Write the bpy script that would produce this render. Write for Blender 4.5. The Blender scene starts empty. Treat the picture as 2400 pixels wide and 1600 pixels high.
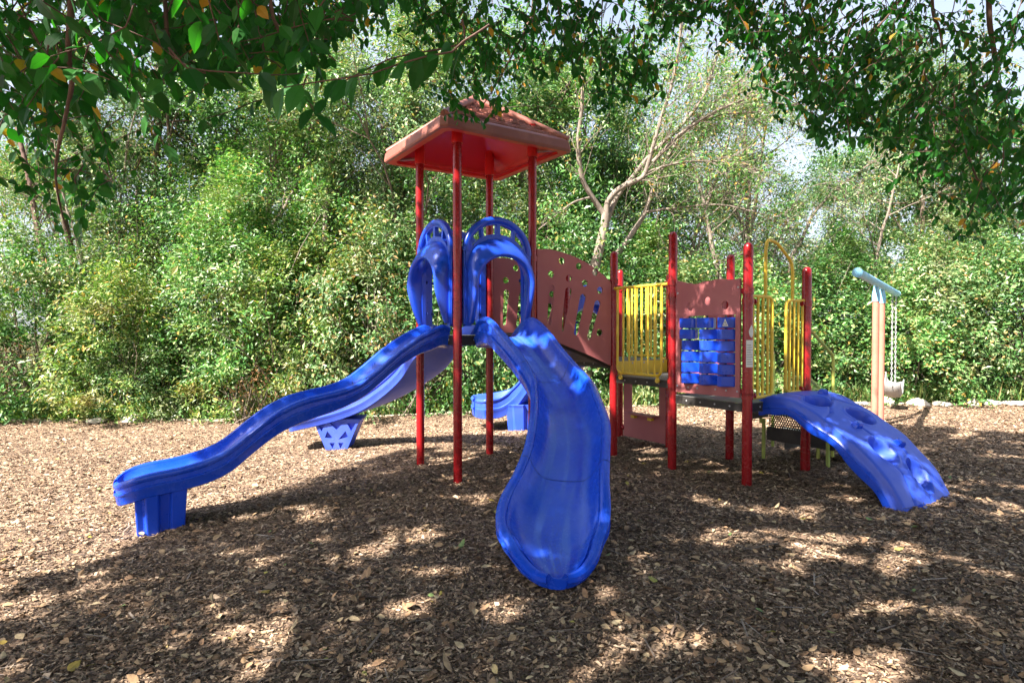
import bpy, bmesh, math, random
import numpy as np
from mathutils import Vector
C = bpy.context.scene.collection
PI = math.pi
rng = np.random.default_rng(7)
random.seed(7)

# ------------------------------------------------------------------ materials
def new_mat(name):
    m = bpy.data.materials.new(name); m.use_nodes = True
    nt = m.node_tree
    return m, nt, nt.nodes['Principled BSDF'], nt.nodes['Material Output']

def ramp(nt, fac, stops):
    r = nt.nodes.new('ShaderNodeValToRGB')
    el = r.color_ramp.elements
    while len(el) < len(stops): el.new(0.5)
    for e, (p, c) in zip(el, stops): e.position = p; e.color = (*c, 1)
    nt.links.new(fac, r.inputs[0]); return r.outputs[0]

def noise(nt, scale, detail=4, rough=.55, vec=None):
    n = nt.nodes.new('ShaderNodeTexNoise'); n.inputs['Scale'].default_value = scale
    n.inputs['Detail'].default_value = detail; n.inputs['Roughness'].default_value = rough
    if vec is None:
        tc = nt.nodes.new('ShaderNodeTexCoord'); vec = tc.outputs['Object']
    nt.links.new(vec, n.inputs['Vector']); return n.outputs['Fac']

def bump(nt, bsdf, h, strength=.2, dist=.01):
    b = nt.nodes.new('ShaderNodeBump'); b.inputs['Strength'].default_value = strength
    b.inputs['Distance'].default_value = dist
    nt.links.new(h, b.inputs['Height']); nt.links.new(b.outputs[0], bsdf.inputs['Normal'])

def mix(nt, fac, a, b):
    m = nt.nodes.new('ShaderNodeMix'); m.data_type = 'RGBA'
    for s, i in ((fac, 0), (a, 6), (b, 7)):
        if hasattr(s, 'links'): nt.links.new(s, m.inputs[i])
        elif i == 0: m.inputs[0].default_value = s
        else: m.inputs[i].default_value = (*s, 1)
    return m.outputs[2]

def paint(name, col, dirt=(.3, .25, .2), rough=.35, amount=.25, scale=3.0, spec=.5, bmp=.05, coat=0):
    """painted metal / moulded plastic with dust, fading and small scuffs of its own"""
    m, nt, b, o = new_mat(name)
    n1 = noise(nt, scale, 6, .6)
    f = ramp(nt, n1, [(.45, (0, 0, 0)), (.75, (1, 1, 1))])
    mm = nt.nodes.new('ShaderNodeMath'); mm.operation = 'MULTIPLY'; mm.inputs[1].default_value = amount
    nt.links.new(f, mm.inputs[0])
    nt.links.new(mix(nt, mm.outputs[0], col, dirt), b.inputs['Base Color'])
    n2 = noise(nt, scale * 6, 5, .7)
    rr = nt.nodes.new('ShaderNodeMapRange'); rr.inputs[3].default_value = rough * .7; rr.inputs[4].default_value = min(1, rough * 1.5)
    nt.links.new(n2, rr.inputs[0]); nt.links.new(rr.outputs[0], b.inputs['Roughness'])
    b.inputs['Specular IOR Level'].default_value = spec
    b.inputs['Coat Weight'].default_value = coat
    if bmp: bump(nt, b, noise(nt, 60, 3), bmp, .003)
    return m

def leaf_mat(name, stops, trans=.24, rough=.42, tr_gain=(1.3, 1.6, .6), spec=.5, patch=None, var=.16):
    m, nt, b, o = new_mat(name)
    g = nt.nodes.new('ShaderNodeNewGeometry'); oi = nt.nodes.new('ShaderNodeObjectInfo')
    ma = nt.nodes.new('ShaderNodeMath'); ma.operation = 'MULTIPLY_ADD'; ma.inputs[1].default_value = var
    sb = nt.nodes.new('ShaderNodeMath'); sb.operation = 'SUBTRACT'; sb.inputs[1].default_value = .5
    nt.links.new(oi.outputs['Random'], sb.inputs[0]); nt.links.new(sb.outputs[0], ma.inputs[0])
    nt.links.new(g.outputs['Random Per Island'], ma.inputs[2])
    c = ramp(nt, ma.outputs[0], stops)
    if patch:                                        # drier, browner patches of the plant
        f = ramp(nt, noise(nt, 1.1, 4, .6), [(.50, (0, 0, 0)), (.68, (.75, .75, .75))]); c = mix(nt, f, c, patch)
    nt.links.new(c, b.inputs['Base Color']); b.inputs['Roughness'].default_value = rough
    b.inputs['Specular IOR Level'].default_value = spec
    t = nt.nodes.new('ShaderNodeBsdfTranslucent')
    ml = nt.nodes.new('ShaderNodeMix'); ml.data_type = 'RGBA'; ml.blend_type = 'MULTIPLY'; ml.inputs[0].default_value = 1
    nt.links.new(c, ml.inputs[6]); ml.inputs[7].default_value = (*tr_gain, 1)
    nt.links.new(ml.outputs[2], t.inputs[0])
    x = nt.nodes.new('ShaderNodeMixShader'); x.inputs[0].default_value = trans
    nt.links.new(b.outputs[0], x.inputs[1]); nt.links.new(t.outputs[0], x.inputs[2]); nt.links.new(x.outputs[0], o.inputs[0])
    return m

def bark_mat(name, a, c, scale=9):
    m, nt, b, o = new_mat(name)
    tc = nt.nodes.new('ShaderNodeTexCoord'); mp = nt.nodes.new('ShaderNodeMapping'); mp.inputs['Scale'].default_value = (1, 1, .35)
    nt.links.new(tc.outputs['Object'], mp.inputs[0])
    n = noise(nt, scale, 7, .65, mp.outputs[0])
    nt.links.new(ramp(nt, n, [(.3, a), (.7, c)]), b.inputs['Base Color'])
    b.inputs['Roughness'].default_value = .85; bump(nt, b, n, .6, .03)
    return m

M = {}
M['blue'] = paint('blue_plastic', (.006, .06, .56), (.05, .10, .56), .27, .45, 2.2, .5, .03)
def slide_mat(name, base, wear, rough):
    m = paint(name, base, wear, rough, .35, 2.2, .5, .03); nt = m.node_tree; b = nt.nodes['Principled BSDF']
    src = b.inputs['Base Color'].links[0].from_socket
    at_ = nt.nodes.new('ShaderNodeAttribute'); at_.attribute_name = 'wear'
    mp = nt.nodes.new('ShaderNodeMapping'); mp.inputs['Scale'].default_value = (4.5, 3.5, 1); nt.links.new(at_.outputs['Vector'], mp.inputs[0])
    sx = nt.nodes.new('ShaderNodeSeparateXYZ'); nt.links.new(at_.outputs['Vector'], sx.inputs[0])
    ab = nt.nodes.new('ShaderNodeMath'); ab.operation = 'ABSOLUTE'; nt.links.new(sx.outputs[0], ab.inputs[0])
    mid = ramp(nt, ab.outputs[0], [(.35, (1, 1, 1)), (.75, (0, 0, 0))])
    st = ramp(nt, noise(nt, 1.0, 3, .5, mp.outputs[0]), [(.48, (0, 0, 0)), (.60, (.55, .55, .55))])
    mm = nt.nodes.new('ShaderNodeMix'); mm.data_type = 'RGBA'; mm.blend_type = 'MULTIPLY'; mm.inputs[0].default_value = 1
    nt.links.new(mid, mm.inputs[6]); nt.links.new(st, mm.inputs[7])
    c = mix(nt, mm.outputs[2], src, wear)
    mp2 = nt.nodes.new('ShaderNodeMapping'); mp2.inputs['Scale'].default_value = (14, 40, 1); nt.links.new(at_.outputs['Vector'], mp2.inputs[0])
    dn = ramp(nt, noise(nt, 1.0, 6, .75, mp2.outputs[0]), [(.50, (0, 0, 0)), (.66, (.8, .8, .8))])
    end = ramp(nt, sx.outputs[1], [(.55, (0, 0, 0)), (.85, (1, 1, 1))]); cen = ramp(nt, ab.outputs[0], [(.10, (1, 1, 1)), (.30, (0, 0, 0))])
    m2 = nt.nodes.new('ShaderNodeMix'); m2.data_type = 'RGBA'; m2.blend_type = 'MULTIPLY'; m2.inputs[0].default_value = 1
    nt.links.new(end, m2.inputs[6]); nt.links.new(cen, m2.inputs[7])
    m3 = nt.nodes.new('ShaderNodeMix'); m3.data_type = 'RGBA'; m3.blend_type = 'MULTIPLY'; m3.inputs[0].default_value = 1
    nt.links.new(m2.outputs[2], m3.inputs[6]); nt.links.new(dn, m3.inputs[7])
    nt.links.new(mix(nt, m3.outputs[2], c, (.035, .05, .12)), b.inputs['Base Color'])
    return m
M['slide'] = slide_mat('worn_blue_slide', (.006, .06, .56), (.09, .19, .60), .24)
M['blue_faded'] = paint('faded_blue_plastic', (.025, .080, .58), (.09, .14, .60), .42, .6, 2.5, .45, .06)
M['blue_pale'] = paint('sun_bleached_blue_plastic', (.035, .085, .58), (.10, .15, .60), .45, .6, 2.5, .45, .06)
M['red'] = paint('red_powder_coat', (.27, .006, .009), (.25, .018, .018), .24, .3, 2, .5, .04)
M['red_in'] = paint('red_roof_inside', (.50, .008, .010), (.52, .03, .02), .36, .4, 2, .3, .03)
M['roof'] = paint('faded_terracotta_plastic', (.22, .072, .052), (.36, .16, .115), .5, .6, 3, .4, .1)
M['maroon'] = paint('maroon_panel', (.36, .11, .112), (.42, .15, .14), .5, .6, 3, .4, .06)
M['yellow'] = paint('yellow_powder_coat', (.72, .50, .035), (.60, .46, .12), .4, .6, 8, .5, .06)
M['ygreen'] = paint('yellow_green_tube', (.36, .45, .10), (.55, .47, .08), .45, .7, 3, .5, .05)
M['black'] = paint('black_coated_steel', (.022, .020, .019), (.07, .06, .05), .5, .6, 6, .5, .1)
M['grey'] = paint('grey_plastic', (.3, .3, .3), (.4, .38, .35), .5, .5, 6)
M['steel'] = paint('galvanised_steel', (.42, .43, .45), (.3, .25, .2), .38, .4, 10)
M['white'] = paint('white_sticker', (.66, .67, .66), (.5, .5, .48), .5, .5, 12, .3, 0)
M['print'] = paint('grey_print', (.25, .26, .27), (.2, .2, .2), .6, .3, 20, .3, 0)
M['salmon'] = paint('faded_salmon_post', (.52, .19, .135), (.46, .13, .08), .5, .8, 3, .4, .1)
M['skyblue'] = paint('sky_blue_paint', (.22, .50, .70), (.35, .56, .68), .45, .6, 4, .4, .06)
M['seam'] = paint('dark_joint', (.004, .02, .16), (.01, .02, .1), .6, .3)
M['stone'] = paint('pale_stone', (.52, .47, .40), (.30, .26, .2), .9, .8, 5, .2, .6)
M['kerb'] = paint('concrete_edging', (.50, .42, .32), (.33, .28, .2), .9, .8, 4, .2, .5)
M['bark_pale'] = bark_mat('pale_bark', (.115, .088, .068), (.27, .22, .18))
M['bark_dark'] = bark_mat('dark_bark', (.06, .043, .032), (.19, .14, .10))
M['bark_red'] = bark_mat('reddish_bark', (.055, .03, .022), (.15, .085, .06))
G3 = lambda a, b, c, d, y: [(0, a), (.36, b), (.68, c), (.92, d), (.985, y)]
M['leaf_bush'] = leaf_mat('shrub_leaves', G3((.028, .10, .020), (.062, .20, .038), (.135, .30, .075), (.38, .47, .20), (.48, .28, .06)), patch=(.15, .15, .05))
M['leaf_yel'] = leaf_mat('yellowing_shrub_leaves', G3((.045, .11, .02), (.09, .19, .035), (.17, .28, .06), (.40, .42, .13), (.48, .26, .05)), patch=(.22, .16, .06))
M['leaf_wood'] = leaf_mat('woodland_leaves', G3((.032, .092, .026), (.068, .165, .045), (.145, .26, .09), (.40, .45, .23), (.40, .23, .08)), patch=(.17, .14, .065))
M['leaf_dark'] = leaf_mat('dark_leaves', G3((.018, .065, .014), (.036, .115, .025), (.07, .17, .042), (.16, .27, .09), (.2, .2, .05)))
M['leaf_near'] = leaf_mat('overhanging_leaves', [(0, (.010, .060, .012)), (.5, (.018, .095, .016)), (.965, (.035, .15, .025)), (.98, (.42, .20, .03)), (1, (.5, .22, .03))], .35, .45, (1.2, 2.2, .4), .28, None, 0)
M['leaf_dry'] = leaf_mat('dry_leaves', [(0, (.16, .08, .04)), (.5, (.32, .17, .08)), (.9, (.48, .28, .13)), (1, (.12, .16, .05))], .3, .6, (1.2, 1.1, .9))
M['weed'] = leaf_mat('weed_blades', [(0, (.05, .12, .03)), (.5, (.10, .20, .05)), (.85, (.3, .32, .11)), (1, (.55, .46, .26))], .35)

def chip_mat(name, stops, rough=.8):
    m, nt, b, o = new_mat(name)
    g = nt.nodes.new('ShaderNodeNewGeometry')
    c = ramp(nt, g.outputs['Random Per Island'], stops)
    n = noise(nt, 45, 3)
    n2 = noise(nt, 1.4, 5, .65)                       # damp, finer and drier areas
    c = mix(nt, ramp(nt, n2, [(.36, (.3, .3, .3)), (.5, (0, 0, 0))]), c, (.075, .048, .034))
    c = mix(nt, ramp(nt, n2, [(.55, (0, 0, 0)), (.72, (.4, .4, .4))]), c, (.46, .33, .23))
    nt.links.new(mix(nt, ramp(nt, n, [(.35, (0, 0, 0)), (.7, (.45, .45, .45))]), c, (.06, .042, .03)), b.inputs['Base Color'])
    b.inputs['Roughness'].default_value = rough; b.inputs['Specular IOR Level'].default_value = .3
    return m
M['chip'] = chip_mat('wood_chips', [(0, (.045, .030, .021)), (.3, (.11, .072, .050)), (.6, (.25, .165, .108)), (.85, (.46, .32, .205)), (1, (.66, .50, .35))])
M['litter'] = chip_mat('fallen_leaves', [(0, (.16, .09, .05)), (.4, (.36, .22, .12)), (.75, (.50, .34, .19)), (.96, (.60, .47, .28)), (.975, (.55, .38, .07)), (.995, (.2, .30, .1))])
M['twig'] = chip_mat('twigs', [(0, (.06, .04, .03)), (.5, (.17, .12, .09)), (1, (.40, .33, .27))])

def ground_mat():
    m, nt, b, o = new_mat('mulch_ground')
    tc = nt.nodes.new('ShaderNodeTexCoord')
    v1 = nt.nodes.new('ShaderNodeTexVoronoi'); v1.inputs['Scale'].default_value = 42; v1.inputs['Randomness'].default_value = 1
    mp = nt.nodes.new('ShaderNodeMapping'); mp.inputs['Scale'].default_value = (1, 1.6, 1)
    nt.links.new(tc.outputs['Object'], mp.inputs[0]); nt.links.new(mp.outputs[0], v1.inputs['Vector'])
    sp = nt.nodes.new('ShaderNodeSeparateColor'); nt.links.new(v1.outputs['Color'], sp.inputs[0])
    chips = ramp(nt, sp.outputs[0], [(0, (.055, .037, .026)), (.35, (.16, .105, .07)), (.7, (.34, .235, .155)), (1, (.56, .41, .28))])
    n = noise(nt, 1.3, 5)
    col = mix(nt, ramp(nt, n, [(.4, (0, 0, 0)), (.75, (.5, .5, .5))]), chips, (.13, .085, .055))
    # woodland soil and dry grass beyond the play area
    sx = nt.nodes.new('ShaderNodeSeparateXYZ'); nt.links.new(tc.outputs['Object'], sx.inputs[0])
    edge = nt.nodes.new('ShaderNodeMapRange'); edge.inputs[1].default_value = 12.6; edge.inputs[2].default_value = 13.0
    nt.links.new(sx.outputs[1], edge.inputs[0])
    soil = ramp(nt, noise(nt, 3, 6), [(.3, (.05, .06, .025)), (.55, (.10, .10, .045)), (.8, (.22, .18, .10))])
    nt.links.new(mix(nt, edge.outputs[0], col, soil), b.inputs['Base Color'])
    b.inputs['Roughness'].default_value = .95; b.inputs['Specular IOR Level'].default_value = .15
    bump(nt, b, v1.outputs['Distance'], .9, .02)
    return m
M['ground'] = ground_mat()

def perf_mat():
    """steel sheet with rows of punched round holes (UV in metres)"""
    m, nt, b, o = new_mat('perforated_steel')
    uv = nt.nodes.new('ShaderNodeUVMap')
    sx = nt.nodes.new('ShaderNodeSeparateXYZ'); nt.links.new(uv.outputs[0], sx.inputs[0])
    def mth(op, a, c=None):
        n = nt.nodes.new('ShaderNodeMath'); n.operation = op
        for i, s in enumerate((a, c)):
            if s is None: continue
            if hasattr(s, 'links'): nt.links.new(s, n.inputs[i])
            else: n.inputs[i].default_value = s
        return n.outputs[0]
    p = .030
    v = mth('DIVIDE', sx.outputs[1], p * .87); row = mth('FLOOR', v)
    off = mth('MULTIPLY', mth('MODULO', row, 2.0), .5)
    u = mth('ADD', mth('DIVIDE', sx.outputs[0], p), off)
    du = mth('SUBTRACT', mth('FRACT', u), .5); dv = mth('MULTIPLY', mth('SUBTRACT', mth('FRACT', v), .5), .87)
    d = mth('SQRT', mth('ADD', mth('MULTIPLY', du, du), mth('MULTIPLY', dv, dv)))
    hole = mth('LESS_THAN', d, .31)
    b.inputs['Base Color'].default_value = (.02, .018, .017, 1); b.inputs['Roughness'].default_value = .5
    t = nt.nodes.new('ShaderNodeBsdfTransparent'); x = nt.nodes.new('ShaderNodeMixShader')
    nt.links.new(hole, x.inputs[0]); nt.links.new(b.outputs[0], x.inputs[1]); nt.links.new(t.outputs[0], x.inputs[2]); nt.links.new(x.outputs[0], o.inputs[0])
    return m
M['perf'] = perf_mat()

def deck_mat():
    m, nt, b, o = new_mat('coated_deck')
    tc = nt.nodes.new('ShaderNodeTexCoord')
    mp = nt.nodes.new('ShaderNodeMapping'); mp.inputs['Rotation'].default_value = (0, 0, -.5702)
    nt.links.new(tc.outputs['Object'], mp.inputs[0])
    v = nt.nodes.new('ShaderNodeTexVoronoi'); v.inputs['Scale'].default_value = 26; v.inputs['Randomness'].default_value = 0
    nt.links.new(mp.outputs[0], v.inputs['Vector'])
    c = ramp(nt, v.outputs['Distance'], [(.28, (.03, .028, .028)), (.36, (.13, .125, .12))])
    nt.links.new(c, b.inputs['Base Color']); b.inputs['Roughness'].default_value = .45
    bump(nt, b, v.outputs['Distance'], .5, .01)
    return m
M['deck'] = deck_mat()

# ------------------------------------------------------------------ mesh helpers
ORG = {}                                        # world origin of every thing
def tag(o, label=None, cat=None, group=None, kind=None):
    for k, w in (('label', label), ('category', cat), ('group', group), ('kind', kind)):
        if w: o[k] = w
    return o

def thing(name, label, cat, loc, group=None):
    o = bpy.data.objects.new(name, None); C.objects.link(o); o.location = loc
    o.empty_display_size = .1
    ORG[o.name] = np.array(loc, float)
    return tag(o, label, cat, group)

def link_mesh(name, me, mat, parent=None):
    o = bpy.data.objects.new(name, me); C.objects.link(o)
    if mat is not None and not me.materials: me.materials.append(mat)
    if parent is not None:
        o.parent = parent; ORG[o.name] = ORG[parent.name]
    else: ORG[o.name] = np.zeros(3)
    return o

def tri_mesh(name, V, T, smooth=False):
    me = bpy.data.meshes.new(name)
    V = np.asarray(V, np.float32); T = np.asarray(T, np.int32)
    me.vertices.add(len(V)); me.vertices.foreach_set('co', V.ravel())
    k = T.shape[1]
    me.loops.add(T.size); me.loops.foreach_set('vertex_index', T.ravel())
    me.polygons.add(len(T)); me.polygons.foreach_set('loop_start', np.arange(0, T.size, k, dtype=np.int32))
    me.polygons.foreach_set('use_smooth', np.full(len(T), smooth))
    me.update(calc_edges=True)
    return me

class MB:
    def __init__(s): s.v = []; s.f = []
    def add(s, V, Fc):
        n = len(s.v); s.v += [tuple(map(float, p)) for p in V]; s.f += [tuple(i + n for i in f) for f in Fc]; return s
    def box(s, o, ex, ey, ez):
        o, ex, ey, ez = (np.array(q, float) for q in (o, ex, ey, ez))
        if np.dot(np.cross(ex, ey), ez) < 0: ex, ey = ey, ex
        P = [o, o + ex, o + ex + ey, o + ey]
        return s.add(P + [p + ez for p in P], [(3, 2, 1, 0), (4, 5, 6, 7), (0, 1, 5, 4), (1, 2, 6, 5), (2, 3, 7, 6), (3, 0, 4, 7)])
    def tube(s, pts, r, n=10, cap=True, dome=False):
        pts = [np.array(p, float) for p in pts]; k = len(pts)
        rr = [r] * k if np.isscalar(r) else list(r)
        if dome:                                     # rounded far end
            d = pts[-1] - pts[-2]; d /= np.linalg.norm(d); e = pts[-1].copy(); R = rr[-1]
            pts[-1] = e - d * R
            for a in (30, 55, 75, 88):
                pts.append(e - d * R + d * R * math.sin(math.radians(a))); rr.append(R * math.cos(math.radians(a)))
            k = len(pts)
        V = []; prev = None
        for i in range(k):
            t = pts[min(i + 1, k - 1)] - pts[max(i - 1, 0)]
            t = t / (np.linalg.norm(t) + 1e-9)
            if prev is None:
                a = np.array([0, 0, 1.]) if abs(t[2]) < .9 else np.array([1., 0, 0])
                x = np.cross(a, t)
            else: x = prev - t * np.dot(prev, t)
            x /= np.linalg.norm(x) + 1e-9; y = np.cross(t, x); prev = x
            for j in range(n):
                an = 2 * PI * j / n
                V.append(pts[i] + rr[i] * (x * math.cos(an) + y * math.sin(an)))
        Fc = [(i * n + j, i * n + (j + 1) % n, (i + 1) * n + (j + 1) % n, (i + 1) * n + j) for i in range(k - 1) for j in range(n)]
        if cap: Fc += [tuple(range(n - 1, -1, -1)), tuple((k - 1) * n + j for j in range(n))]
        return s.add(V, Fc)
    def grid(s, P, closed_u=False, closed_v=False, caps=False):
        nu, nv = len(P), len(P[0])
        V = [p for row in P for p in row]
        Fc = []
        for i in range(nu if closed_u else nu - 1):
            for j in range(nv if closed_v else nv - 1):
                a, b = i * nv, ((i + 1) % nu) * nv; j2 = (j + 1) % nv
                Fc.append((a + j, a + j2, b + j2, b + j))
        if caps: Fc += [tuple(range(nv)), tuple((nu - 1) * nv + j for j in range(nv - 1, -1, -1))]
        return s.add(V, Fc)
    def build(s, name, mat, parent=None, smooth=False, bevel=0, subsurf=0, auto=None):
        off = ORG[parent.name] if parent is not None else np.zeros(3)
        me = bpy.data.meshes.new(name)
        me.from_pydata([tuple(np.array(p) - off) for p in s.v], [], s.f); me.update()
        bm = bmesh.new(); bm.from_mesh(me); bmesh.ops.recalc_face_normals(bm, faces=bm.faces); bm.to_mesh(me); bm.free()
        if smooth: me.polygons.foreach_set('use_smooth', np.full(len(me.polygons), True))
        o = link_mesh(name, me, mat, parent)
        if bevel:
            b = o.modifiers.new('bevel', 'BEVEL'); b.width = bevel; b.segments = 2; b.limit_method = 'ANGLE'; b.angle_limit = math.radians(40)
        if subsurf:
            b = o.modifiers.new('subdiv', 'SUBSURF'); b.levels = b.render_levels = subsurf
        if auto:
            me.polygons.foreach_set('use_smooth', np.full(len(me.polygons), True))
            try: me.set_sharp_from_angle(angle=math.radians(auto))
            except Exception: pass
        return o

def plate_geo(outer, holes, th):
    """flat plate (s,z) with holes, thickness th centred on 0 -> verts (s,z,t), faces"""
    cu = bpy.data.curves.new('tmp', 'CURVE'); cu.dimensions = '2D'; cu.fill_mode = 'BOTH'; cu.extrude = th / 2
    for loop in [outer] + holes:
        sp = cu.splines.new('POLY'); sp.points.add(len(loop) - 1); sp.use_cyclic_u = True
        for p, q in zip(sp.points, loop): p.co = (q[0], q[1], 0, 1)
    o = bpy.data.objects.new('tmp', cu); C.objects.link(o)
    dg = bpy.context.evaluated_depsgraph_get(); dg.update()
    me = bpy.data.meshes.new_from_object(o.evaluated_get(dg))
    bm = bmesh.new(); bm.from_mesh(me); bmesh.ops.remove_doubles(bm, verts=bm.verts, dist=1e-5)
    V = [tuple(w.co) for w in bm.verts]; bm.verts.index_update(); Fc = [[w.index for w in f.verts] for f in bm.faces]
    bm.free(); bpy.data.objects.remove(o); bpy.data.curves.remove(cu); bpy.data.meshes.remove(me)
    return V, Fc

def circle(cx, cy, r, n=20, ry=None):
    ry = ry or r
    return [(cx + r * math.cos(2 * PI * i / n), cy + ry * math.sin(2 * PI * i / n)) for i in range(n)]
def slot(a, b, ra, rb, n=8):
    a, b = np.array(a, float), np.array(b, float); d = (b - a) / np.linalg.norm(b - a); an = math.atan2(d[1], d[0])
    return [tuple(a + ra * np.array([math.cos(an + PI / 2 + PI * i / n), math.sin(an + PI / 2 + PI * i / n)])) for i in range(n + 1)] + \
           [tuple(b + rb * np.array([math.cos(an - PI / 2 + PI * i / n), math.sin(an - PI / 2 + PI * i / n)])) for i in range(n + 1)]
def smooth_line(ctrl, n):
    """monotone parameter, softened interpolation of control rows"""
    c = np.array(ctrl, float); k = len(c)
    out = []
    for i in range(n):
        t = i / (n - 1) * (k - 1); j = min(int(t), k - 2); f = t - j
        p0, p1, p2, p3 = c[max(j - 1, 0)], c[j], c[j + 1], c[min(j + 2, k - 1)]
        out.append(.5 * ((2 * p1) + (-p0 + p2) * f + (2 * p0 - 5 * p1 + 4 * p2 - p3) * f * f + (-p0 + 3 * p1 - 3 * p2 + p3) * f ** 3))
    return np.array(out)

# ------------------------------------------------------------------ layout (metres, camera at the origin looking along +Y)
AL = .5702
u = np.array([math.cos(AL), math.sin(AL), 0]); v = np.array([math.sin(AL), -math.cos(AL), 0]); Zv = np.array([0, 0, 1.])
S1, LU = .9706, .9829
B_ = np.array([-.582, 6.427, 0.])
P = {'B': B_}
P['A'] = B_ - v * S1; P['D'] = B_ + u * S1; P['C'] = P['A'] + u * S1
P['E'] = P['D'] + u * 1.1151 + v * .1525; P['G'] = P['E'] + v * .9503; P['I'] = P['G'] + v * .9503; P['E2'] = P['E'] - v * .9503
for a, b in (('F', 'E2'), ('K', 'E'), ('H', 'G'), ('J', 'I')): P[a] = P[b] + u * LU

def gz(x, y):
    x = np.asarray(x, float); y = np.asarray(y, float)
    s = np.where(x > 0, .030 * np.minimum(x, 4.5), .045 * np.maximum(x, -4.5))
    s = s - .0097 * np.clip(y - 7, -4, 4)
    near = np.clip((np.hypot(x, y) - 0) / 3.5, 0, 1)
    return s * near
def gzn(x, y):
    x = np.asarray(x, float); y = np.asarray(y, float)
    n = .022 * np.sin(1.9 * x + .7 * y + 1) * np.sin(1.3 * y - .6 * x) + .012 * np.sin(4.1 * x - 2.3 * y) * np.sin(3.7 * y + 1.7 * x) + .006 * np.sin(11 * x + 5 * y) * np.sin(9 * y - 6 * x)
    for px, py in [P[k][:2] for k in 'ABCDEFGHIJ']: n = n + .020 * np.exp(-((x - px) ** 2 + (y - py) ** 2) / .022)
    for px, py, d_, r_ in ((.27, 3.35, -.035, .22), (-3.35, 5.0, -.04, .22), (3.9, 4.75, -.03, .2), (.27, 2.85, .02, .12), (-3.85, 4.7, .02, .12)): n = n + d_ * np.exp(-((x - px) ** 2 + (y - py) ** 2) / r_)
    return gz(x, y) + n

F_PX, TH, CAMH = 1410., .0186, 1.6
def ray(px, py):
    a = (px - 1200) / F_PX; b = (800 - py) / F_PX
    return np.array([a, math.cos(TH) + b * math.sin(TH), -math.sin(TH) + b * math.cos(TH)])
def at(px, py, d):                                  # point of the photograph's pixel at depth d
    r = ray(px, py); q = r * (d / r[1]); q[2] += CAMH; return q

# ================================================================== GROUND
def axis(fine_lo, fine_hi, step, far):
    a = list(np.arange(fine_lo, fine_hi + 1e-6, step)); g = step
    lo, hi = [fine_lo], [fine_hi]
    while hi[-1] < far: g *= 1.5; hi.append(hi[-1] + g)
    g = step
    while lo[-1] > -far: g *= 1.5; lo.append(lo[-1] - g)
    return np.array(lo[:0:-1] + a + hi[1:])
xs, ys = axis(-11, 11, .09, 220), axis(1.2, 13, .09, 220)
X, Y = np.meshgrid(xs, ys); Z = gzn(X, Y)
nx, ny = len(xs), len(ys)
idx = np.arange(nx * ny).reshape(ny, nx)
T = np.stack([idx[:-1, :-1], idx[:-1, 1:], idx[1:, 1:], idx[1:, :-1]], -1).reshape(-1, 4)
g = link_mesh('ground', tri_mesh('ground', np.stack([X, Y, Z], -1).reshape(-1, 3), T, True), M['ground'])
tag(g, kind='structure')

def scatter(n, dmin, dmax, power, spread=.92):
    t = rng.random(n)
    q = 1 - power + 1
    d = (dmin ** q + t * (dmax ** q - dmin ** q)) ** (1 / q)
    x = (rng.random(n) * 2 - 1) * spread * d
    return x, d
def chips(name, n, dmin, dmax, power, L, asp, mat, lift=.012, tilt=.45, leafy=False):
    x, y = scatter(n, dmin, dmax, power)
    k = y < 12.15; x, y = x[k], y[k]; n = len(x)
    an = rng.random(n) * 2 * PI; ln = L * rng.lognormal(0, .4, n) * (.85 + .035 * y); wd = ln * asp * rng.uniform(.6, 1.4, n)
    ax = np.stack([np.cos(an), np.sin(an), rng.normal(0, tilt * .6, n)], -1); ax /= np.linalg.norm(ax, axis=1)[:, None]
    nr = np.stack([rng.normal(0, tilt, n), rng.normal(0, tilt, n), np.ones(n)], -1)
    sd = np.cross(nr, ax); sd /= np.linalg.norm(sd, axis=1)[:, None]; nr = np.cross(ax, sd)
    c = np.stack([x, y, gzn(x, y) + rng.uniform(.002, lift, n)], -1)
    a, w, nn = ax * ln[:, None] / 2, sd * wd[:, None] / 2, nr * wd[:, None] * .35
    if leafy:
        V = np.stack([c - a, c - a * .15 + w + nn, c + a, c + a * .1 - w + nn], 1)
    else:
        j = rng.uniform(.55, 1.0, (n, 1))
        V = np.stack([c - a - w * j, c - a * .8 + w, c + a + w * j, c + a * .9 - w], 1)
    V = V.reshape(-1, 3)
    b = np.arange(n)[:, None] * 4
    T = np.concatenate([b + [0, 1, 2], b + [0, 2, 3]], 1).reshape(-1, 3)
    o = link_mesh(name, tri_mesh(name, V, T), mat)
    return o
o = chips('wood_chips', 330000, 1.9, 12.2, 1.55, .023, .36, M['chip'])
tag(o, 'brown wood chip mulch covering the play area', 'mulch', kind='stuff')
o = chips('twigs', 3200, 1.9, 9, 1.5, .10, .05, M['twig'], .03, .12)
tag(o, 'thin grey twigs scattered over the mulch', 'twigs', kind='stuff')

# ================================================================== PLAY STRUCTURE
ps = thing('play_structure', 'red, blue and yellow play structure with roofed tower, four slides and an arched bridge', 'play structure', (.8, 6.9, 0))
def at3(p, z): return np.array([p[0], p[1], z])
R_POST = .048
post_o = {}
for k, zt in dict(A=3.8, B=3.8, C=3.8, D=3.8, E=2.571, F=2.476, G=2.682, H=2.499, I=2.446, J=2.267, E2=2.4, K=2.35).items():
    p = P[k]; zb = float(gzn(p[0], p[1])) - .06
    mb = MB().tube([at3(p, zb), at3(p, (zb + zt) / 2), at3(p, zt)], R_POST, 24, dome=k not in 'ABCD')
    post_o[k] = mb.build('post', M['red'], ps, auto=40)
post_o['A']['label'] = 'tall red post carrying the roof at its left corner'
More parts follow.
